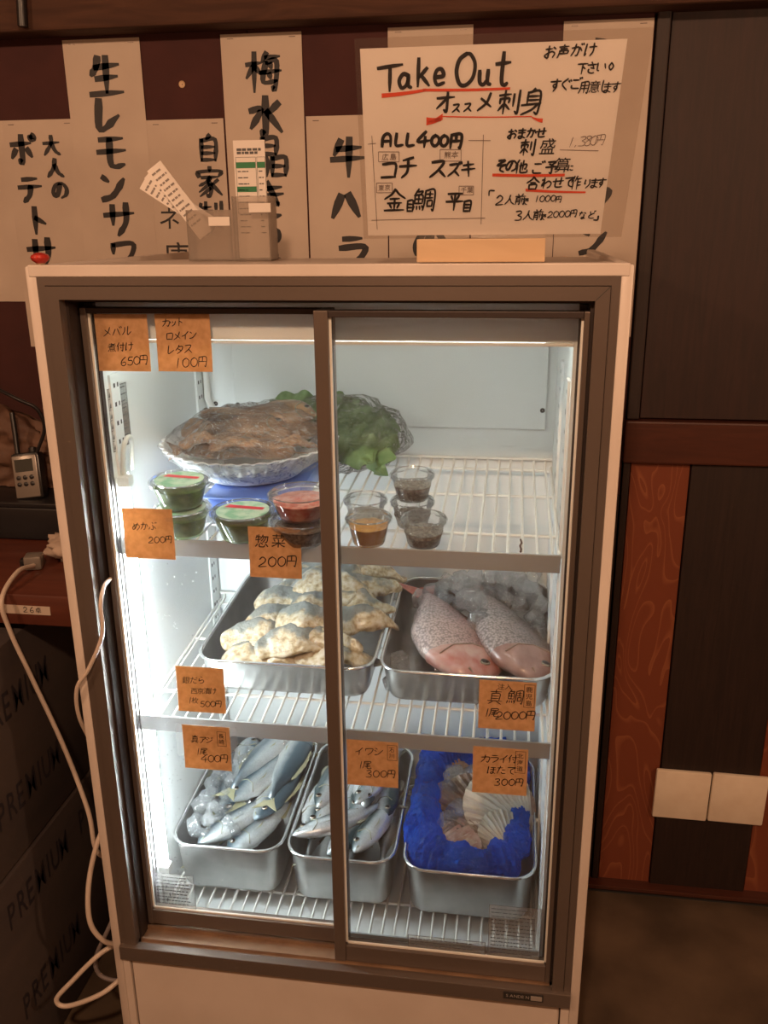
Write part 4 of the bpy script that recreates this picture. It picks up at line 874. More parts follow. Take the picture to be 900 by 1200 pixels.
for (x, y, z, rz, fl, rx, lb_) in SDL:
    o = sd if first else copy_tree(sd); first = False; o['label'] = lb_
    place(o, pD, (x, y, z), (rx + (PI if fl else 0), rnd.uniform(-.05, .03), rz))

# ------------------------------------------------------------------ blue bag with scallops
w_, d_ = .176, .262
_bp = rr_pts(1, 1, .26, 8)
def bag(u, v):
    """u round the tray, v across the sheet: up the inner wall, then over a puffed roll and down inside the rim"""
    ps = _bp; n = len(ps); f = u * n; i = int(f) % n; t = f - int(f)
    ux = ps[i][0] * (1 - t) + ps[(i + 1) % n][0] * t; uy = ps[i][1] * (1 - t) + ps[(i + 1) % n][1] * t
    front = max(0, -uy - .25) * 4; right = max(0, ux - .3) * 5; left = max(0, -ux - .3) * 5; rear = max(0, uy - .25) * 4
    rad = .0185 + .004 * left + .003 * rear - .003 * right
    puff = 1 + .35 * noise.noise(Vector((ux * 5, uy * 5, 3)))
    if v < .25: k = v / .25; ins = .042 + .006 * left; z = .02 + .055 * k
    else:
        a = PI - (v - .25) / .75 * 1.25 * PI; ins = .0235 + .006 * front - rad * puff * math.cos(a) * -1; ins = .0235 + .004 * front - .004 * left - rad * puff * math.cos(a)
        z = .082 + .004 * rear + rad * puff * (1.1 + .5 * left + .5 * rear) * math.sin(a)
    p = Vector((ux * (w_ - 2 * ins), uy * (d_ - 2 * ins), z))
    s_ = Vector((ux * .17, uy * .26, v * .05))
    c = noise.noise(s_ * 45) * .007 + .0035 * math.sin(u * 2 * PI * 30 + 4 * noise.noise(s_ * 30)) * (.5 + noise.noise(s_ * 20 + Vector((9, 0, 0))))
    for fq, am in ((70, .0065), (150, .0035)):
        c += (abs(noise.noise(s_ * fq + Vector((fq, 0, v * 2)))) - .22) * am * 2
    d = Vector((ux, uy, 0)).normalized(); k = min(1, v * 3)
    side = -math.cos(a) if v >= .25 else 1
    up_ = math.sin(a) if v >= .25 else 0
    p += (d * -side * .7 + Vector((0, 0, 1)) * up_) * c * k * -1
    return tuple(p)
bg = MB(); bg.grid(bag, 320, 64)
bagob = bg.build('plastic_bag', M['blue_bag'], None, 50)
tag(bagob, 'crumpled translucent blue plastic bag lining the scallop tray', 'plastic bag'); place(bagob, pE, (0, 0, 0))

def scallop(label, outer, rib=18, size=.105, gape=.16, flesh=True, base='scallop'):
    t = thing(base, label, 'scallop', group='scallops in the blue bag')
    def valve(sg):
        mb = MB(); NA, NRr = 72, 10
        def f(u, v):
            th = (u - .5) * math.radians(205); r = v; edge = (1 - .10 * abs(math.sin(th)) ** 3) * (1 + .012 * math.cos(rib * th * 1.6))
            R = size * edge * (.52 if True else 1)
            cx = size * .46
            X = cx + R * math.cos(th) * 1.0; Y = R * math.sin(th) * 1.02
            x = X * r; y = Y * r
            dome = (1 - r ** 2.4) * r ** .35 * size * .16
            ribz = .0025 * math.cos(rib * th * 1.6) * min(1, r * 1.4)
            return (x, y, sg * (dome + ribz + .0012 + gape * x * .12))
        mb.grid(f, NA, NRr)
        n = len(mb.v); mb.grid(lambda u, v: (lambda p: (p[0], p[1], p[2] - sg * .0016))(f(u, v)), NA, NRr)
        # ears by the hinge
        e = size * .20
        mb.add([(0, -e, sg * .0015), (0, e, sg * .0015), (size * .16, e * .95, sg * .003), (size * .16, -e * .95, sg * .003)], [(0, 1, 2, 3)])
        return mb
    valve(1).build('upper_shell', outer, t, 60); valve(-1).build('lower_shell', M['shell_brown'], t, 60)
    if flesh:
        fm = MB()
        fm.grid(lambda u, v: (lambda th, r: (size * .46 + size * .46 * math.cos(th) * r, size * .47 * math.sin(th) * r, .0010 * math.sin(th * 22) * r))((u - .5) * 2 * PI, v), 60, 5)
        fm.build('flesh', M['flesh'], t, 60)
    return t
R_ = math.radians
sc1 = scallop('large cream scallop standing on edge with ribbed shell turned to the front', M['shell'], size=.108)
sc2 = scallop('brown scallop tucked at the back of the blue bag', M['shell_brown'], size=.095)
sc3 = scallop('reddish scallop gaping at front left of the blue bag', M['shell_red'], size=.090, gape=.35)
sc4 = scallop('grey brown scallop lying flat at front centre of the blue bag', M['shell_brown'], size=.085)
sc5 = scallop('small pale scallop at front right of the blue bag beside the big one', M['shell'], size=.070, gape=.3)
sc6 = scallop('dark brown scallop leaning behind the large cream scallop', M['shell_brown'], size=.1)
sc7 = scallop('pinkish scallop edge beside the front left gaping one', M['shell_red'], size=.075, gape=.25)
def put(o, t, loc, rot): place(o, t, loc, rot)
def orient(o, t, loc, xdir, zdir):
    """o's x axis (hinge to edge) along xdir, its shell face along zdir, both in the tray's axes"""
    xd = Vector(xdir).normalized(); zd = Vector(zdir); zd = (zd - xd * zd.dot(xd)).normalized(); yd = zd.cross(xd)
    mr = Matrix((xd, yd, zd)).transposed().to_4x4()
    mw = tmat(t) @ Matrix.Translation(Vector(loc)) @ mr; o.location = mw.to_translation(); o.rotation_euler = mw.to_euler()
orient(sc1, pE, (.080, -.020, .066), (-.80, .28, .50), (.15, -.62, .75))
orient(sc6, pE, (.038, -.004, .050), (-.80, .30, .50), (-.20, -.60, .70))
orient(sc2, pE, (.00, .095, .085), (-.6, -.5, -.1), (.0, -.5, .9))
orient(sc3, pE, (-.068, -.090, .052), (.75, .45, .30), (-.55, -.25, .75))
orient(sc7, pE, (-.045, -.092, .050), (.75, .5, .45), (-.65, -.35, .65))
orient(sc4, pE, (.040, -.060, .056), (-.85, .1, .15), (.1, -.5, .85))
orient(sc5, pE, (.060, -.068, .060), (-.45, .55, .45), (.3, -.75, .45))
def shard(seed, s):
    r_ = random.Random(seed); bm = bmesh.new(); bmesh.ops.create_icosphere(bm, subdivisions=1, radius=s)
    for v in bm.verts: v.co = Vector((v.co.x * r_.uniform(.7, 1.3), v.co.y * r_.uniform(.7, 1.3), v.co.z * r_.uniform(.3, .6)))
    bmesh.ops.bevel(bm, geom=bm.edges[:], offset=s * .08, segments=1, affect='EDGES')
    me = bpy.data.meshes.new('ice_chunk'); bm.to_mesh(me); bm.free(); me.materials.append(M['ice']); return me
for i, (x, y, z, s) in enumerate([(-.030, .045, .100, .020), (-.040, .015, .094, .024), (-.022, -.010, .090, .022), (-.036, -.035, .080, .022), (-.020, -.045, .072, .018), (-.004, .060, .104, .018), (-.038, .065, .098, .016), (-.006, .030, .098, .018), (-.01, .0, .07, .02), (.055, .06, .085, .018), (-.045, -.055, .072, .014), (.020, .075, .100, .018), (-.02, .02, .075, .024), (.010, -.035, .078, .012)]):
    o = bpy.data.objects.new('ice_chunk', shard(i, s)); COL.objects.link(o)
    tag(o, 'clear jagged ice chunk among the scallops in the blue bag', 'ice', 'ice chunks in the blue bag'); place(o, pE, (x, y, z), (rnd.uniform(-.8, .8), rnd.uniform(-.8, .8), rnd.uniform(0, 3)))

# ------------------------------------------------------------------ top shelf
TS = {'rot': (ang(1), 0, 0)}
def on1(x, y, dz=0): return (x, y, shz(1, y) + .0008 + dz)
# blue tray
bt_ = thing('shallow_blue_box', 'flat blue plastic box under the white bowl', 'box', on1(.165, .215), (ang(1), 0, 0))
MB().box(-.035, .072, -.095, .095, 0, .026, .004).build('body', M['blue_tray'], bt_, 40)
MB().box(-.038, .075, -.098, .098, .026, .030, .0015).build('lid', M['blue_tray'], bt_, 40)
# bowl with wavy rim
BZ = .0318
bowl = thing('fluted_bowl', 'white fluted bowl of brown simmered fish covered with cling film', 'bowl', on1(.160, .215, BZ), (ang(1), 0, 0))
def bw(prof, flute):
    def f(u, v):
        th = 2 * PI * u; k = v * (len(prof) - 1); i = min(int(k), len(prof) - 2); t = k - i
        r = prof[i][0] * (1 - t) + prof[i + 1][0] * t; z = prof[i][1] * (1 - t) + prof[i + 1][1] * t
        r *= 1 + flute * math.cos(40 * th) * min(1, max(0, z / .03)); return (r * math.cos(th), r * math.sin(th), z)
    return f
bm_ = MB(); bm_.grid(bw([(.001, .003), (.060, .003), (.062, 0), (.066, 0), (.070, .006), (.092, .020), (.106, .038), (.112, .042), (.112, .0435), (.104, .040), (.090, .023), (.068, .010), (.001, .008)], .022), 320, 26)
bm_.build('bowl_body', M['foam'], bowl, 60)
cf = MB()
def wrapf(u, v):
    th = 2 * PI * u; r = .1135 * v; z = .034 * (1 - v ** 2.2) + .046; p = Vector((r * math.cos(th), r * math.sin(th), z))
    z += .006 * noise.noise(p * 28) + .004 * noise.noise(p * 70) + (.018 * max(0, noise.noise(Vector((p.x * 18 + 3, p.y * 18, 1)))) if v < .8 else 0)
    if v > .95: z = .040
    return (p.x, p.y, z)
cf.grid(wrapf, 90, 26); cf.build('cling_film', M['wrap'], bowl, 60)
sk = MB()
def skirt(u, v):
    th = 2 * PI * u; r = .1145 - .030 * v + .0015 * math.sin(18 * th) + .005 * noise.noise(Vector((math.cos(th) * 9, math.sin(th) * 9, v * 4))); return (r * math.cos(th), r * math.sin(th), .043 - .034 * v)
sk.grid(skirt, 120, 8); sk.build('film_skirt', M['wrap'], bowl, 60)
gq = 'simmered fish in the white bowl'
sm = fish('simmered_fish', .120, .052, .026, M['simmer'], M['simmer'], 'brown simmered fish under the cling film in the white bowl', gq, P_BREAM, None, .004, (.3, .75, .10), .16)
first = True
for (x, y, z, rz, rx, lb_) in [(-.030, -.038, .042, .4, .3, 'front left'), (.028, -.042, .042, 2.9, .3, 'front right'), (.046, .010, .046, 1.0, 3.1, 'right side'), (-.01, .0, .056, .15, .4, 'middle'), (-.02, .030, .062, 3.0, .4, 'top left'), (.020, .035, .066, .1, .4, 'top right'), (-.045, .03, .046, 1.4, .2, 'left side')]:
    o = sm if first else copy_tree(sm); first = False; o['label'] = 'brown simmered fish at the ' + lb_ + ' of the pile in the white bowl'
    place(o, bowl, (x, y, z), (rx, 0, rz))
gp = 'pieces of simmered fish flesh'
for i, (x, y, z, rz) in enumerate([(.065, -.040, .044, .3), (-.045, -.055, .050, .2), (.0, -.060, .048, .1), (-.07, .01, .05, 1)]):
    o = bpy.data.objects.new('simmered_fillet', bpy.data.meshes[FM[i].name]); o.data = FM[i].copy(); o.data.materials[0] = M['simmer2']; o.data.materials[1] = M['simmer2']; COL.objects.link(o)
    tag(o, 'light brown cut piece of simmered fish at the ' + ('right front', 'left front', 'very front', 'left edge')[i] + ' of the white bowl', 'fish fillet', gp); o.scale = (.5, .55, .6); place(o, bowl, (x, y, z), (.2, 0, rz))
# lettuce bag
let = thing('bagged_lettuce', 'green romaine lettuce leaves in a clear bag behind the bowl', 'lettuce', on1(.262, .318), (ang(1), 0, 0))
for i, (x, y, z, rz, ln, tl_) in enumerate([(-.05, .0, .075, .0, .10, -.6), (.0, .010, .070, .35, .10, -.9), (.035, -.005, .055, -.3, .095, -1.1), (-.02, -.018, .062, .2, .10, -.5), (.05, .012, .050, -.9, .08, -1.2), (-.075, .01, .07, .6, .08, -.7), (.02, -.02, .045, -.6, .085, -1.0), (.055, -.015, .03, -1.2, .07, -1.25)]):
    lf = MB()
    def leaf(u, v, i=i, ln=ln):
        a = v - .5; wd = ln * .75 * math.sin(PI * min(1, u * .9 + .1)) ** .6
        p = Vector((u * ln - ln / 2, a * wd, 0)); e = abs(a) * 2
        p.z = .010 * math.cos(3 * a) + .009 * e * math.sin(u * 22 + i) + .006 * noise.noise(Vector((u * 9, v * 9, i)))
        return tuple(p)
    lf.grid(leaf, 20, 12); lf.build('leaf', M['lettuce'], let, 80, loc=(x, y, z), rot=(.9 + .2 * math.sin(i), tl_ * -.5, rz))
lb = MB()
def lbag(u, v):
    th = 2 * PI * u; ph = PI * v; rx, ry, rz_ = .098, .038, .056
    p = Vector((rx * math.sin(ph) * math.cos(th), ry * math.sin(ph) * math.sin(th), rz_ * math.cos(ph)))
    k = 1 + .10 * noise.noise(p * 40) + .07 * noise.noise(p * 90)
    return (p.x * k - .005, p.y * k, max(.0, p.z * k + .054))
lb.grid(lbag, 60, 26); lb.build('clear_bag', M['wrap'], let, 60)

# lidded cups
def lidded(x, y, r, h, food, label, group, dz=0, lid='label', fh=.75, base='food_cup'):
    t = thing(base, label, 'food container', on1(x, y, dz), (ang(1), 0, 0), group)
    MB().lathe([(.001, .0008), (r * .68, .0), (r * .72, .002), (r * .92, h - .003), (r, h - .002), (r, h)], 36).build('cup', M['clear'], t, 50)
    f = MB()
    def ff(u, v):
        th = 2 * PI * u; rr_ = v * r * .86; return (rr_ * math.cos(th), rr_ * math.sin(th), h * fh + (.0022 * noise.noise(Vector((rr_ * math.cos(th) * 300, rr_ * math.sin(th) * 300, x * 9)))) + .003 * (1 - v * v))
    f.grid(ff, 40, 8); f.lathe([(r * .86, h * fh), (r * .67, .0022), (.001, .002)], 40)
    f.build('contents', food, t, 60)
    l = MB(); l.lathe([(r * 1.04, h - .003), (r * 1.05, h + .001), (r * .98, h + .0035), (r * .93, h + .001), (.001, h + .0015)], 36); lo_ = l.build('lid', M['clear'], t, 50)
    if lid == 'label':
        q = MB(); q.cur = 0; q.lathe([(.001, h + .0020), (r * .84, h + .0020)], 36); q.cur = 1
        q.add([(-r * .66, r * .18, h + .0024), (r * .62, r * .05, h + .0024), (r * .66, r * .26, h + .0024), (-r * .55, r * .42, h + .0024)], [(0, 1, 2, 3)])
        q.build('lid_label', [M['green_label'], M['red_label']], lo_)
    return t
gA = 'green labelled seaweed cups'
lidded(.117, .072, .0335, .030, M['grape'], 'clear cup of green seaweed, lower of the stacked pair behind the left price card', gA)
lidded(.117, .072, .0335, .030, M['grape'], 'clear cup of green seaweed with red striped lid label, upper of the stacked pair', gA, dz=.034)
lidded(.191, .070, .0365, .030, M['grape'], 'single clear cup of green seaweed with red striped lid label', gA)
lidded(.262, .062, .036, .026, M['sesame'], 'clear tub of dark side dish at the bottom of the stack by the door stile', 'clear side dish tubs', lid=None)
lidded(.262, .062, .036, .026, M['redfood'], 'clear tub of red side dish on top of the stack by the door stile', 'clear side dish tubs', dz=.030, lid=None)
gC = 'small clear portion cups'
lidded(.338, .066, .0255, .029, M['orange'], 'small clear cup of orange sauce', gC, lid=None, fh=.72, base='portion_cup')
lidded(.400, .068, .0255, .029, M['sesame'], 'small clear cup of grey brown relish right of the orange one', gC, lid=None, fh=.55, base='portion_cup')
lidded(.325, .124, .0255, .029, M['sesame'], 'small clear cup of dark relish behind the orange one, beside the door stile', gC, lid=None, fh=.45, base='portion_cup')
lidded(.381, .124, .0255, .029, M['sesame'], 'small clear cup of brown relish, lower of the stacked pair at the back', gC, lid=None, fh=.5, base='portion_cup')
lidded(.381, .124, .0255, .029, M['sesame'], 'small clear cup of brown relish, upper of the stacked pair at the back', gC, dz=.033, lid=None, fh=.6, base='portion_cup')

# ------------------------------------------------------------------ on top of the fridge
def topz(y): return H if y < .03 else H - .010 * (y - .03) / .42
sb = thing('wooden_sign_base', 'small pale wooden block holding the take out sign on top of the fridge', 'sign base', (.3965, .022, H + .0014))
MB().box(0, .1225, 0, .012, 0, .0215, .0008).box(0, .1225, .0145, .026, 0, .0215, .0008).box(0, .1225, .012, .0145, 0, .010).build('block', M['light_wood'], sb)
SGW, SGH = .2475, .1745
lean = math.radians(14)
sign = thing('takeout_sign', 'laminated handwritten take out menu leaning on top of the fridge', 'sign', (.3425, .0355, 1.1435), (0, 0, 0))
MB_ = MB()
def sgv(u, v, off=0):  # u right in metres, v down from the top in metres; leans towards the viewer
    s = SGH - v
    y = -math.sin(lean) * s; u = u * (1 + .036 * s / SGH); return (u + .0015 * s / SGH, y - off, math.cos(lean) * s)
lm = MB(); lm.grid(lambda a, b: sgv(a * SGW, b * SGH, .0009), 8, 8); lm.grid(lambda a, b: sgv(a * SGW, b * SGH, -.0004), 8, 8)
pp = MB(); PX0, PX1, PY0, PY1 = .0045, .2275, .008, .1715
pp.grid(lambda a, b: sgv(PX0 + a * (PX1 - PX0), PY0 + b * (PY1 - PY0)), 8, 8); pp.build('paper_sheet', M['white_paper'], sign, 60)
lm.build('laminate', M['lam'], sign, 60)
def su(px, py):
    """layout: map the sheet's 1000-wide sketch onto the paper"""
    v = (py - 45) / 229; l = 421 + 6 * v; w_ = 316 - 25 * v
    top_ = 53 - (px - 421) / 316 * 16
    return PX0 + (px - l) / w_ * (PX1 - PX0), PY0 + (py - top_) / (274 - top_) * (PY1 - PY0)
def sfn(p): q = sgv(p[0], -p[2], .0004 - p[1] * .3); return q
sg = MB(); U = .223 / 303
def st(s, px, py, size, w, brush=2, adv=1.0, sx=1.0, slant=.1, mb=None, rise=.03):
    u, v = su(px, py); text(mb or sg, s, u, v, size * U, w * U, brush, adv, False, sx, slant, rise, sfn)
for ch, px, py, sz, sx in (('T', 441, 68, 33, .95), ('a', 464, 70, 28, .75), ('k', 487, 62, 33, .65), ('e', 508, 66, 27, .7), ('O', 536, 56, 36, .75), ('u', 562, 66, 26, .75), ('t', 582, 54, 38, .6)):
    st(ch, px, py, sz, 4.6, 2, 1, sx, .05)
st('オ', 513, 99, 24, 3.4); st('ス', 533, 112, 11, 2.2); st('ス', 547, 111, 11, 2.2); st('メ', 563, 99, 22, 3.2); st('刺', 589, 96, 28, 3.0); st('身', 616, 94, 30, 2.8)
for ch, px, py, s in (('A', 444, 146, 18), ('L', 460, 146, 17), ('L', 474, 146, 17), ('4', 489, 144, 20), ('0', 506, 148, 15), ('0', 517, 148, 15), ('円', 530, 147, 18)): st(ch, px, py, s, 4.0, 2, 1, .95)
st('コ', 443, 180, 24, 3.6); st('チ', 467, 174, 28, 3.6, sx=.85); st('ス', 505, 178, 24, 3.6); st('ズ', 528, 182, 18, 3.0); st('キ', 545, 180, 19, 3.0)
st('金', 447, 214, 30, 3.0); st('目', 475, 228, 16, 2.6, sx=.8); st('鯛', 484, 214, 30, 2.5, sx=1.0); st('平', 526, 218, 24, 3.2); st('目', 546, 229, 15, 2.8)
st('お声がけ', 642, 46, 14.5, 1.9, 2, 1.02); st('下さい。', 681, 64, 13, 1.8, 2, .82); st('すぐご', 650, 83, 14, 2.0, 2, .82); st('用意し', 684, 85, 14, 1.6, 2, .84); st('ます', 712, 86, 12, 1.5, 2, .8)
st('おまかせ', 601, 141, 12.5, 2.2, 2, .92); st('刺盛', 617, 153, 20, 2.4, 2, 1.18)
st('その', 587, 178, 16, 2.7, 2, .8); st('他', 611, 178, 17, 2.2); st('ご予', 631, 180, 17, 2.3, 2, 1.0); st('算', 660, 175, 19, 2); st('に', 675, 184, 8, 1.5)
st('合', 626, 199, 17, 2.3); st('わせて', 644, 200, 14, 2.0, 2, 1.0); st('作', 680, 198, 17, 1.8, sx=.8); st('ります', 694, 202, 12, 1.7, 2, .72)
st('「', 577, 216, 12, 2); st('2人前', 587, 222, 14, 1.7, 2, .92); st('で', 621, 226, 9, 1.4); st('1000', 635, 223, 9, 1.3, 2, .76); st('円', 662, 224, 8, 1.2)
st('3人前', 611, 242, 14, 1.7, 2, .88); st('で', 644, 247, 8, 1.3); st('2000円', 652, 243, 9.5, 1.3, 2, .76); st('など', 691, 244, 10, 1.5, 2, 1.1); st('』', 708, 246, 10, 2.2)
sg.build('brush_writing', M['ink'], sign)
rd = MB()
def swipe(px0, py0, px1, py1, w0, w1):
    a = su(px0, py0); b = su(px1, py1); n = 10; vs = []
    for i in range(n + 1):
        t = i / n; u = a[0] + (b[0] - a[0]) * t; v = a[1] + (b[1] - a[1]) * t + .0006 * math.sin(3 * t); ww = (w0 + (w1 - w0) * t) * U
        vs += [sfn((u, -.0003, -(v - ww / 2))), sfn((u, -.0003, -(v + ww / 2)))]
    rd.add(vs, [(2 * i, 2 * i + 2, 2 * i + 3, 2 * i + 1) for i in range(n)])
swipe(447, 104, 500, 97, 5, 3.2); swipe(498, 97, 603, 94, 3.2, 2.8); swipe(502, 136, 522, 127, 3, 7); swipe(502, 131, 520, 130, 6, 4); swipe(520, 127, 630, 126, 1.4, 1.2); swipe(630, 127, 643, 131, 1.5, 5)
swipe(584, 197, 672, 197, 3.5, 3.2); swipe(625, 216, 698, 219, 3.5, 2)
rd.build('red_underlining', M['red_ink'], sign)
pc = MB()
def pl_(px0, py0, px1, py1, w=.8):
    a = su(px0, py0); b = su(px1, py1); d = Vector((b[0] - a[0], b[1] - a[1], 0)).normalized(); n_ = Vector((-d.y, d.x, 0)) * w * U / 2
    pc.add([sfn((a[0] + n_.x, 0, -(a[1] + n_.y))), sfn((b[0] + n_.x, 0, -(b[1] + n_.y))), sfn((b[0] - n_.x, 0, -(b[1] - n_.y))), sfn((a[0] - n_.x, 0, -(a[1] - n_.y)))], [(0, 1, 2, 3)])
pl_(434, 150, 439, 266); pl_(429, 160, 439, 159); pl_(554, 155, 581, 155); pl_(572, 148, 571, 260); pl_(432, 254, 576, 252)
for x0, y0, x1, y1 in ((442, 169, 468, 181), (519, 166, 545, 180), (439, 207, 459, 219), (543, 211, 561, 222)):
    pl_(x0, y0, x1, y0); pl_(x1, y0, x1, y1); pl_(x0, y1, x1, y1); pl_(x0, y0, x0, y1)
pl_(665, 166, 711, 167)
st('広島', 446, 171, 9, .8, 0, 1.1, mb=pc); st('熊本', 524, 168, 9, .8, 0, 1.0, mb=pc); st('東京', 441, 209, 8, .8, 0, 1.0, mb=pc); st('千葉', 545, 212, 8, .8, 0, 1, mb=pc); st('1,380円', 672, 150, 13, .9, 0, .52, slant=.2, mb=pc)
pc.build('pencil_marks', M['pencil'], sign)

kb = thing('red_push_knob', 'small red plastic knob on the top left corner of the fridge', 'knob', (.012, .012, H + .0014))
MB().lathe([(.001, 0), (.004, 0), (.005, .001)], 14, cap=True).build('stem', M['light_wood'], kb, 40)
MB().lathe([(.0045, .001), (.0085, .004), (.0095, .0065), (.0085, .009), (.005, .0108), (.0005, .0115)], 20).build('cap', M['red_knob'], kb, 40)

# clear holders with folded leaflets
def holder(x, y, w, h, d, rz, label):
    t = thing('leaflet_holder', label, 'leaflet holder', (x, y, topz(y) + .0008), (0, 0, rz), 'clear leaflet holders on top of the fridge')
    b = MB(); th = .0015
    for a in ((0, w, 0, th), (0, w, d - th, d), (0, th, th, d - th), (w - th, w, th, d - th)): b.box(a[0], a[1], a[2], a[3], 0, h)
    b.box(0, w, 0, d, 0, th); b.build('holder_body', M['holder'], t)
    MB().box(w * .46, w * .46 + .026, -.0006, 0, h - .018, h - .008).build('holder_label', M['white_paper'], t)
    return t
hA = holder(.101, .200, .060, .058, .030, 0, 'low clear holder with tilted leaflets, left of the tall one')
hB = holder(.1630, .185, .044, .072, .034, 0, 'taller clear holder with an upright green printed menu')
mn = thing('menu_leaflet', 'upright cream menu leaflet with green bars in the clear holder', 'leaflet', (.1640, .2000, topz(.2) + .004))
def sheet(mb, w, h, t=.0006): mb.box(0, w, 0, t, 0, h)
MB().box(0, .0375, 0, .0008, 0, .130).build('paper_sheet', M['white_paper'], mn)
gp_ = MB()
for z0, z1, x0, x1 in ((.100, .1065, .002, .0255), (.100, .1065, .0275, .037), (.074, .080, .002, .0255)): gp_.add([(x0, -.0003, z0), (x1, -.0003, z0), (x1, -.0003, z1), (x0, -.0003, z1)], [(0, 1, 2, 3)])
gp_.build('green_bars', M['green_print'], mn)
pr = MB()
for z in (.120, .1165): lines(pr, .004, z + .002, .030, .004, 1, -.0003, rr, .0028, .95)
for k in range(11): lines(pr, .004, .098 - k * .0068, .014, .003, 1, -.0003, rr, .0012); lines(pr, .029, .098 - k * .0068, .006, .003, 1, -.0003, rr, .0012)
border(pr, .002, .0262, .050, .112, -.0003, .0004); border(pr, .0272, .0372, .050, .112, -.0003, .0004)
pr.build('printed_text', M['label_print'], mn)
for i, (rx, ry, lab) in enumerate(((.05, -.62, 'leaflet leaning left in the low holder, topmost of the three'), (-.05, -.78, 'leaflet leaning left in the low holder, middle of the three'), (.1, -.98, 'leaflet leaning lowest to the left in the low holder'))):
    t = thing('folded_leaflet', lab, 'leaflet', (.118 + i * .002, .207 + i * .006, topz(.2) + .040 + i * .003), (rx, ry, .2 + i * .06), 'leaflets in the low holder')
    MB().box(-.012, .008, 0, .001, -.010, .085).build('paper_sheet', M['white_paper'], t)
    p_ = MB()
    for k in range(11): lines(p_, -.010, .080 - k * .007, .016, .004, 1, -.0004, rr, .0022)
    p_.build('printed_text', M['grey_print'], t)

# ------------------------------------------------------------------ menu strips on the wall
def strip(x0, ztop, length, label, chars, w=.1185, dy=0.0):
    y = YW - .0006 - dy
    t = thing('menu_strip', label, 'menu strip', (x0, y, ztop), group='handwritten paper menu strips on the wall')
    MB().box(0, w, 0, .0005, -length, 0).build('paper', M['strip'], t)
    b = MB()
    for ch, u, v, s, bw_ in chars: char(b, ch, u, v, s, bw_ * s, 1, 1.0, .04)
    if chars: b.build('brush_lettering', M['ink'], t)
    stp = MB()
    for u in (.010, w - .018): stp.box(u, u + .009, -.0008, 0, -.0065, -.0055)
    stp.build('staple', M['bronze'], t)
W1 = .155
k_ = 842.
strip(-.403, 1.311, .268, 'blank edge of a cream menu strip at the far left of the wall', [])
strip(-.2895, 1.311, .340, 'cream menu strip at far left with two columns of brush writing', [('大', .061, .022, .030, .17), ('人', .063, .054, .030, .19), ('の', .068, .086, .028, .2)] +
      [('ポ', .006, .020, .044, .17), ('テ', .012, .078, .042, .17), ('ト', .018, .124, .042, .19), ('サ', .014, .170, .050, .17), ('ラ', .014, .225, .048, .17)], dy=.0003)
strip(-.178, 1.4165, .42, 'tall cream menu strip with one column of brush writing, left of the four short ones', [('生', .035, .022, .056, W1), ('レ', .034, .078, .050, .19), ('モ', .034, .128, .052, W1), ('ン', .034, .180, .046, .19), ('サ', .036, .225, .052, W1), ('ワ', .040, .278, .046, W1), ('|', .044, .330, .05, W1)], dy=.0006)
strip(-.0595, 1.306, .30, 'shorter cream menu strip behind the leaflet holders', [('自', .074, .022, .038, .15), ('家', .070, .066, .044, .12), ('製', .070, .114, .042, .11), ('え', .026, .092, .032, .18), ('ネ', .006, .120, .036, .17), ('唐', .010, .172, .044, .15)], dy=.0003)
strip(.062, 1.4155, .42, 'tall cream menu strip with plum written at its top, behind the menu leaflet', [('梅', .034, .024, .054, .12), ('水', .034, .082, .054, W1), ('晶', .036, .136, .056, .12), ('き', .038, .198, .052, .15), ('ゅ', .040, .252, .042, .17), ('う', .040, .296, .048, .18), ('り', .040, .35, .048, .18)], dy=.0006)
strip(.183, 1.3055, .30, 'shorter cream menu strip beside the left edge of the take out sign', [('牛', .034, .030, .054, .16), ('ハ', .032, .098, .048, .22), ('ラ', .040, .164, .050, .17), ('ミ', .04, .225, .05, .17)], dy=.0003)
strip(.3035, 1.4155, .42, 'tall cream menu strip mostly hidden behind the take out sign', [('唐', .034, .05, .054, .14), ('揚', .034, .11, .054, .14), ('げ', .034, .17, .05, .17), ('の', .036, .262, .05, .18)], dy=.0006)
strip(.4245, 1.3055, .30, 'shorter cream menu strip fully behind the take out sign', [('ポ', .034, .10, .05, .17), ('ン', .034, .18, .05, .17)], dy=.0003)
strip(.5440, 1.4145, .42, 'rightmost tall cream menu strip beside the dark wall panel', [('ミ', .034, .02, .05, .16), ('ト', .034, .09, .05, .17), ('ラ', .034, .20, .045, .17), ('ン', .034, .262, .044, .17)], dy=.0006)

# ------------------------------------------------------------------ blank plates on the wall
def plate(x, label, rz=0):
    t = thing('blank_wall_plate', label, 'wall plate', (x, YW - .001, .2155), (0, rz, 0), 'ivory blank wall plates')
    MB().box(-.0455, .0455, -.008, .001, -.0475, .0475, .003).build('cover', M['plate'], t, 40)
plate(.8055, 'square ivory blank wall plate low on the wall, left of the pair', .01)
plate(.8985, 'square ivory blank wall plate low on the wall, right of the pair', .015)

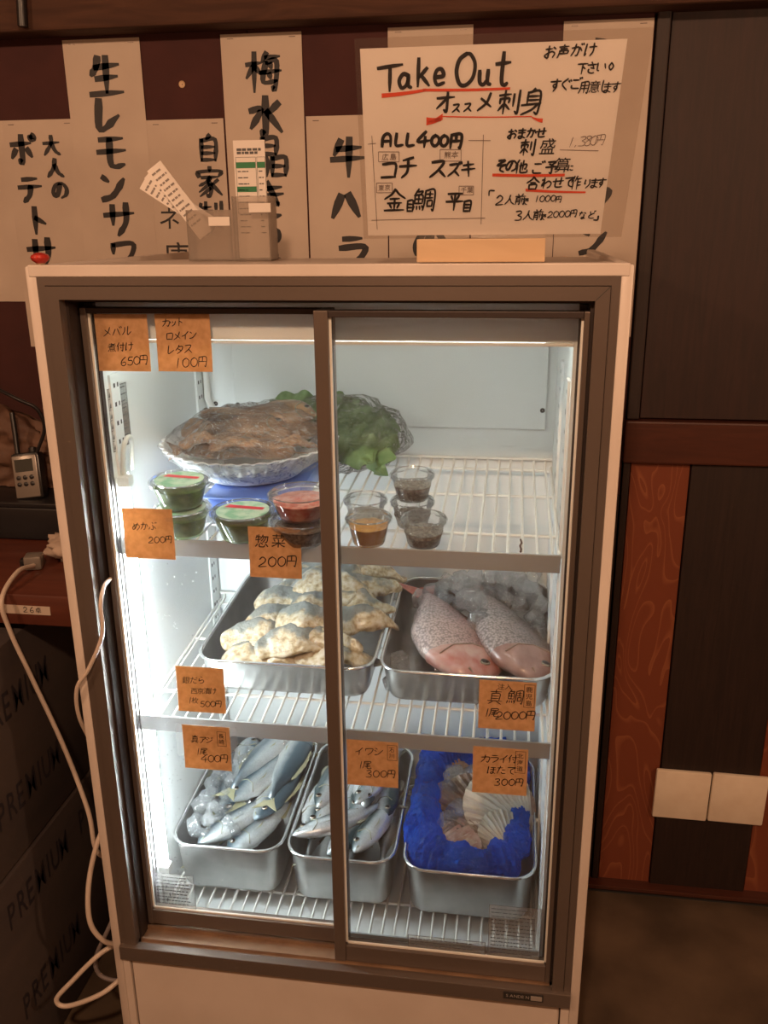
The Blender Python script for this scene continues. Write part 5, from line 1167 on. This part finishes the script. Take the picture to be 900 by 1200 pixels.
# ------------------------------------------------------------------ left side: table, cartons, radio, cords
tbl = thing('side_table', 'dark red brown wooden table with number tag, left of the fridge', 'table', (0, 0, 0))
MB().box(-1.0, -.068, .125, .485, .655, .700, .004).build('table_top', M['table'], tbl, 40)
for lx in (-.95,):
    for ly in (.16, .45): MB().box(lx - .02, lx + .02, ly - .02, ly + .02, 0, .655).build('leg', M['table'], tbl)
MB().box(-.30, -.26, .43, .47, 0, .655).build('leg', M['table'], tbl)
tg = MB().box(-.161, -.097, .1240, .1250, .672, .684).build('number_tag', M['strip'], tbl, label='white tag with table number')
tt = MB(); text(tt, '26卓', -.136, -.6832, .009, .0011, 0, 1.0, fn=lambda p: (p[0], .1237, p[2])); tt.build('number_lettering', M['ink'], tg)
bx = thing('black_box', 'black box on the table behind the white cord plug', 'box', (-.42, .32, .701))
MB().box(0, .30, 0, .13, 0, .052, .004).build('body', M['black'], bx, 40)
MB().box(-.001, .301, -.001, .131, .052, .060, .002).build('lid', M['black'], bx, 40)
pbg = MB()
def pbag(u, v):
    x = -.40 + .255 * u; z = .762 + .15 * v * (1 - .55 * u ** 1.6); p = Vector((x * 22, v * 4, 0))
    return (x, .395 + .022 * noise.noise(p) + .012 * noise.noise(p * 2.7), z)
pbg.grid(pbag, 36, 24)
def pbag2(u, v):
    q = pbag(u, v); return (q[0], q[1] + .045 * math.sin(PI * min(1, v + .0)) * (1 - v) + .008, q[2])
pbg.grid(pbag2, 36, 24)
tag(pbg.build('paper_bag', M['bagpaper'], None, 80), 'crumpled tan paper bag on the black box behind the radio', 'paper bag')
rad = thing('handheld_radio', 'small silver and black two way radio with screen and six buttons', 'radio', (-.232, .335, .7615), (R_(-14), R_(-6), R_(8)))
MB().box(-.022, .022, .004, .026, 0, .072, .004).build('back_case', M['black'], rad, 40)
MB().box(-.019, .019, 0, .005, .003, .068, .002).build('front_case', M['silver'], rad, 40)
MB().box(-.015, .013, -.0006, .001, .043, .062, .0005).build('screen', M['screen'], rad)
for i in range(2):
    for j in range(3): MB().lathe([(.0034, 0), (.0034, .0012), (.0022, .002), (.0002, .002)], 12).build('button', M['black'], rad, 40, loc=(-.011 + j * .010, .0, .034 - i * .010), rot=(PI / 2, 0, 0))
MB().tube([(-.014, .014, .070), (-.014, .015, .10), (-.015, .016, .135)], .004, 8).build('antenna', M['black'], rad, 60)
MB().lathe([(.006, 0), (.006, .008), (.003, .009), (.0005, .009)], 12, (.010, .014, .071)).build('dial', M['black'], rad, 40)
tag(MB().tube(smooth_path([(-.216, .349, .834), (-.20, .35, .87), (-.205, .345, .90), (-.23, .34, .915), (-.27, .35, .93), (-.33, .37, .95)]), .0028, 8).build('black_earphone_cord', M['black'], smooth=60), 'thin black cord rising from the two way radio', 'cord')
ck = MB()
def clf(u, v):
    th = 2 * PI * u; ph = PI * v; p = Vector((math.sin(ph) * math.cos(th), math.sin(ph) * math.sin(th), math.cos(ph)))
    k = 1 + .45 * noise.noise(p * 2.1) + .22 * noise.noise(p * 5); return (-.120 + p.x * .040 * k, .255 + p.y * .030 * k, max(.701, .722 + p.z * .021 * k))
ck.grid(clf, 36, 20); tag(ck.build('crumpled_cloth', M['cloth'], None, 80), 'small crumpled whitish cloth on the table corner next to the fridge', 'cloth')
pg = thing('power_plug', 'translucent plug block at the end of the cream cord on the table', 'plug', (-.165, .215, .7005), (0, 0, .3))
MB().box(-.012, .012, -.012, .012, 0, .020, .003).build('plug_body', M['silver'], pg, 40)
MB().box(-.018, -.012, -.007, .007, .004, .014, .001).build('plug_collar', M['black'], pg, 40)
def cord(name, pts, r, m_, label, cat='cord'): tag(MB().tube(smooth_path(pts, 8), r, 8).build(name, m_, smooth=60), label, cat)
cord('cream_cord', [(-.160, .205, .708), (-.158, .16, .716), (-.154, .110, .698), (-.148, .108, .655), (-.128, .11, .585), (-.085, .09, .50), (-.050, .07, .415), (-.040, .06, .36), (-.030, .08, .33)], .0032, M['cord'], 'cream power cord hanging from the table down beside the fridge')
cord('cream_cord', [(.0405, .028, .770), (.041, .010, .768), (.0425, -.006, .752), (.041, -.0075, .716), (.020, -.008, .672), (.002, -.008, .645), (-.007, .004, .60), (-.008, .03, .54), (-.010, .06, .46), (-.012, .08, .36)], .0024, M['cord'], 'thin cream cord leaving the left sliding door and passing behind the fridge edge')
cord('looped_cord', [(-.012, .06, .425), (-.022, .03, .39), (-.030, .012, .34), (-.030, .005, .29), (-.018, .012, .255), (-.006, .03, .235), (-.006, .06, .22)], .0034, M['cord'], 'cream cord bulging in a curve low beside the fridge')
cord('looped_cord', [(-.004, .05, .225), (-.030, .02, .225), (-.070, .006, .185), (-.092, .000, .158), (-.078, .000, .148), (-.030, .002, .172), (-.006, .02, .185), (-.004, .07, .17)], .0034, M['cord'], 'cream cord lying in a wide loop, lowest beside the fridge')
cord('looped_cord', [(-.006, .08, .30), (-.020, .04, .26), (-.044, .03, .205), (-.036, .025, .180), (-.006, .03, .175), (-.004, .08, .168)], .0030, M['grey_cord'], 'greyish cord crossing inside the lowest loop beside the fridge')
cord('grey_cord', [(-.012, .10, .62), (-.030, .075, .52), (-.030, .07, .45), (-.034, .075, .38), (-.028, .08, .30), (-.02, .09, .2)], .0032, M['grey_cord'], 'grey cord running straight down along the left side of the fridge')
cord('pink_cord', [(.6018, .040, 1.090), (.6020, .040, 1.04), (.6018, .034, .98), (.6020, .036, .92), (.6018, .04, .86), (.6020, .06, .80), (.602, .10, .72)], .0016, M['pink_cord'], 'pinkish cord hanging down the right side of the fridge')
# cartons
def carton(z0, z1, x1, y0, label, rows):
    t = thing('cardboard_carton', label, 'carton', (x1, y0, z0), group='cardboard cartons stacked under the table')
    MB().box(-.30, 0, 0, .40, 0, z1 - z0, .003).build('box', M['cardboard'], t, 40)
    MB().box(-.18, -.13, -.0006, .4006, z1 - z0 - .001, z1 - z0 + .0006).build('sealing_tape', M['track'], t)
    for (y, z, s) in rows:
        p_ = MB()
        for i, ch in enumerate('PREMIUM'):
            vs, fs = glyph(ch); w0 = {'M': .88, 'I': .33}.get(ch, .66)
            p_.add([(.0008, y + a * s * .62, z + b * s) for a, b in vs], fs); y += w0 * s * .62
        p_.build('printed_word', M['carton_ink'], t)
    return t
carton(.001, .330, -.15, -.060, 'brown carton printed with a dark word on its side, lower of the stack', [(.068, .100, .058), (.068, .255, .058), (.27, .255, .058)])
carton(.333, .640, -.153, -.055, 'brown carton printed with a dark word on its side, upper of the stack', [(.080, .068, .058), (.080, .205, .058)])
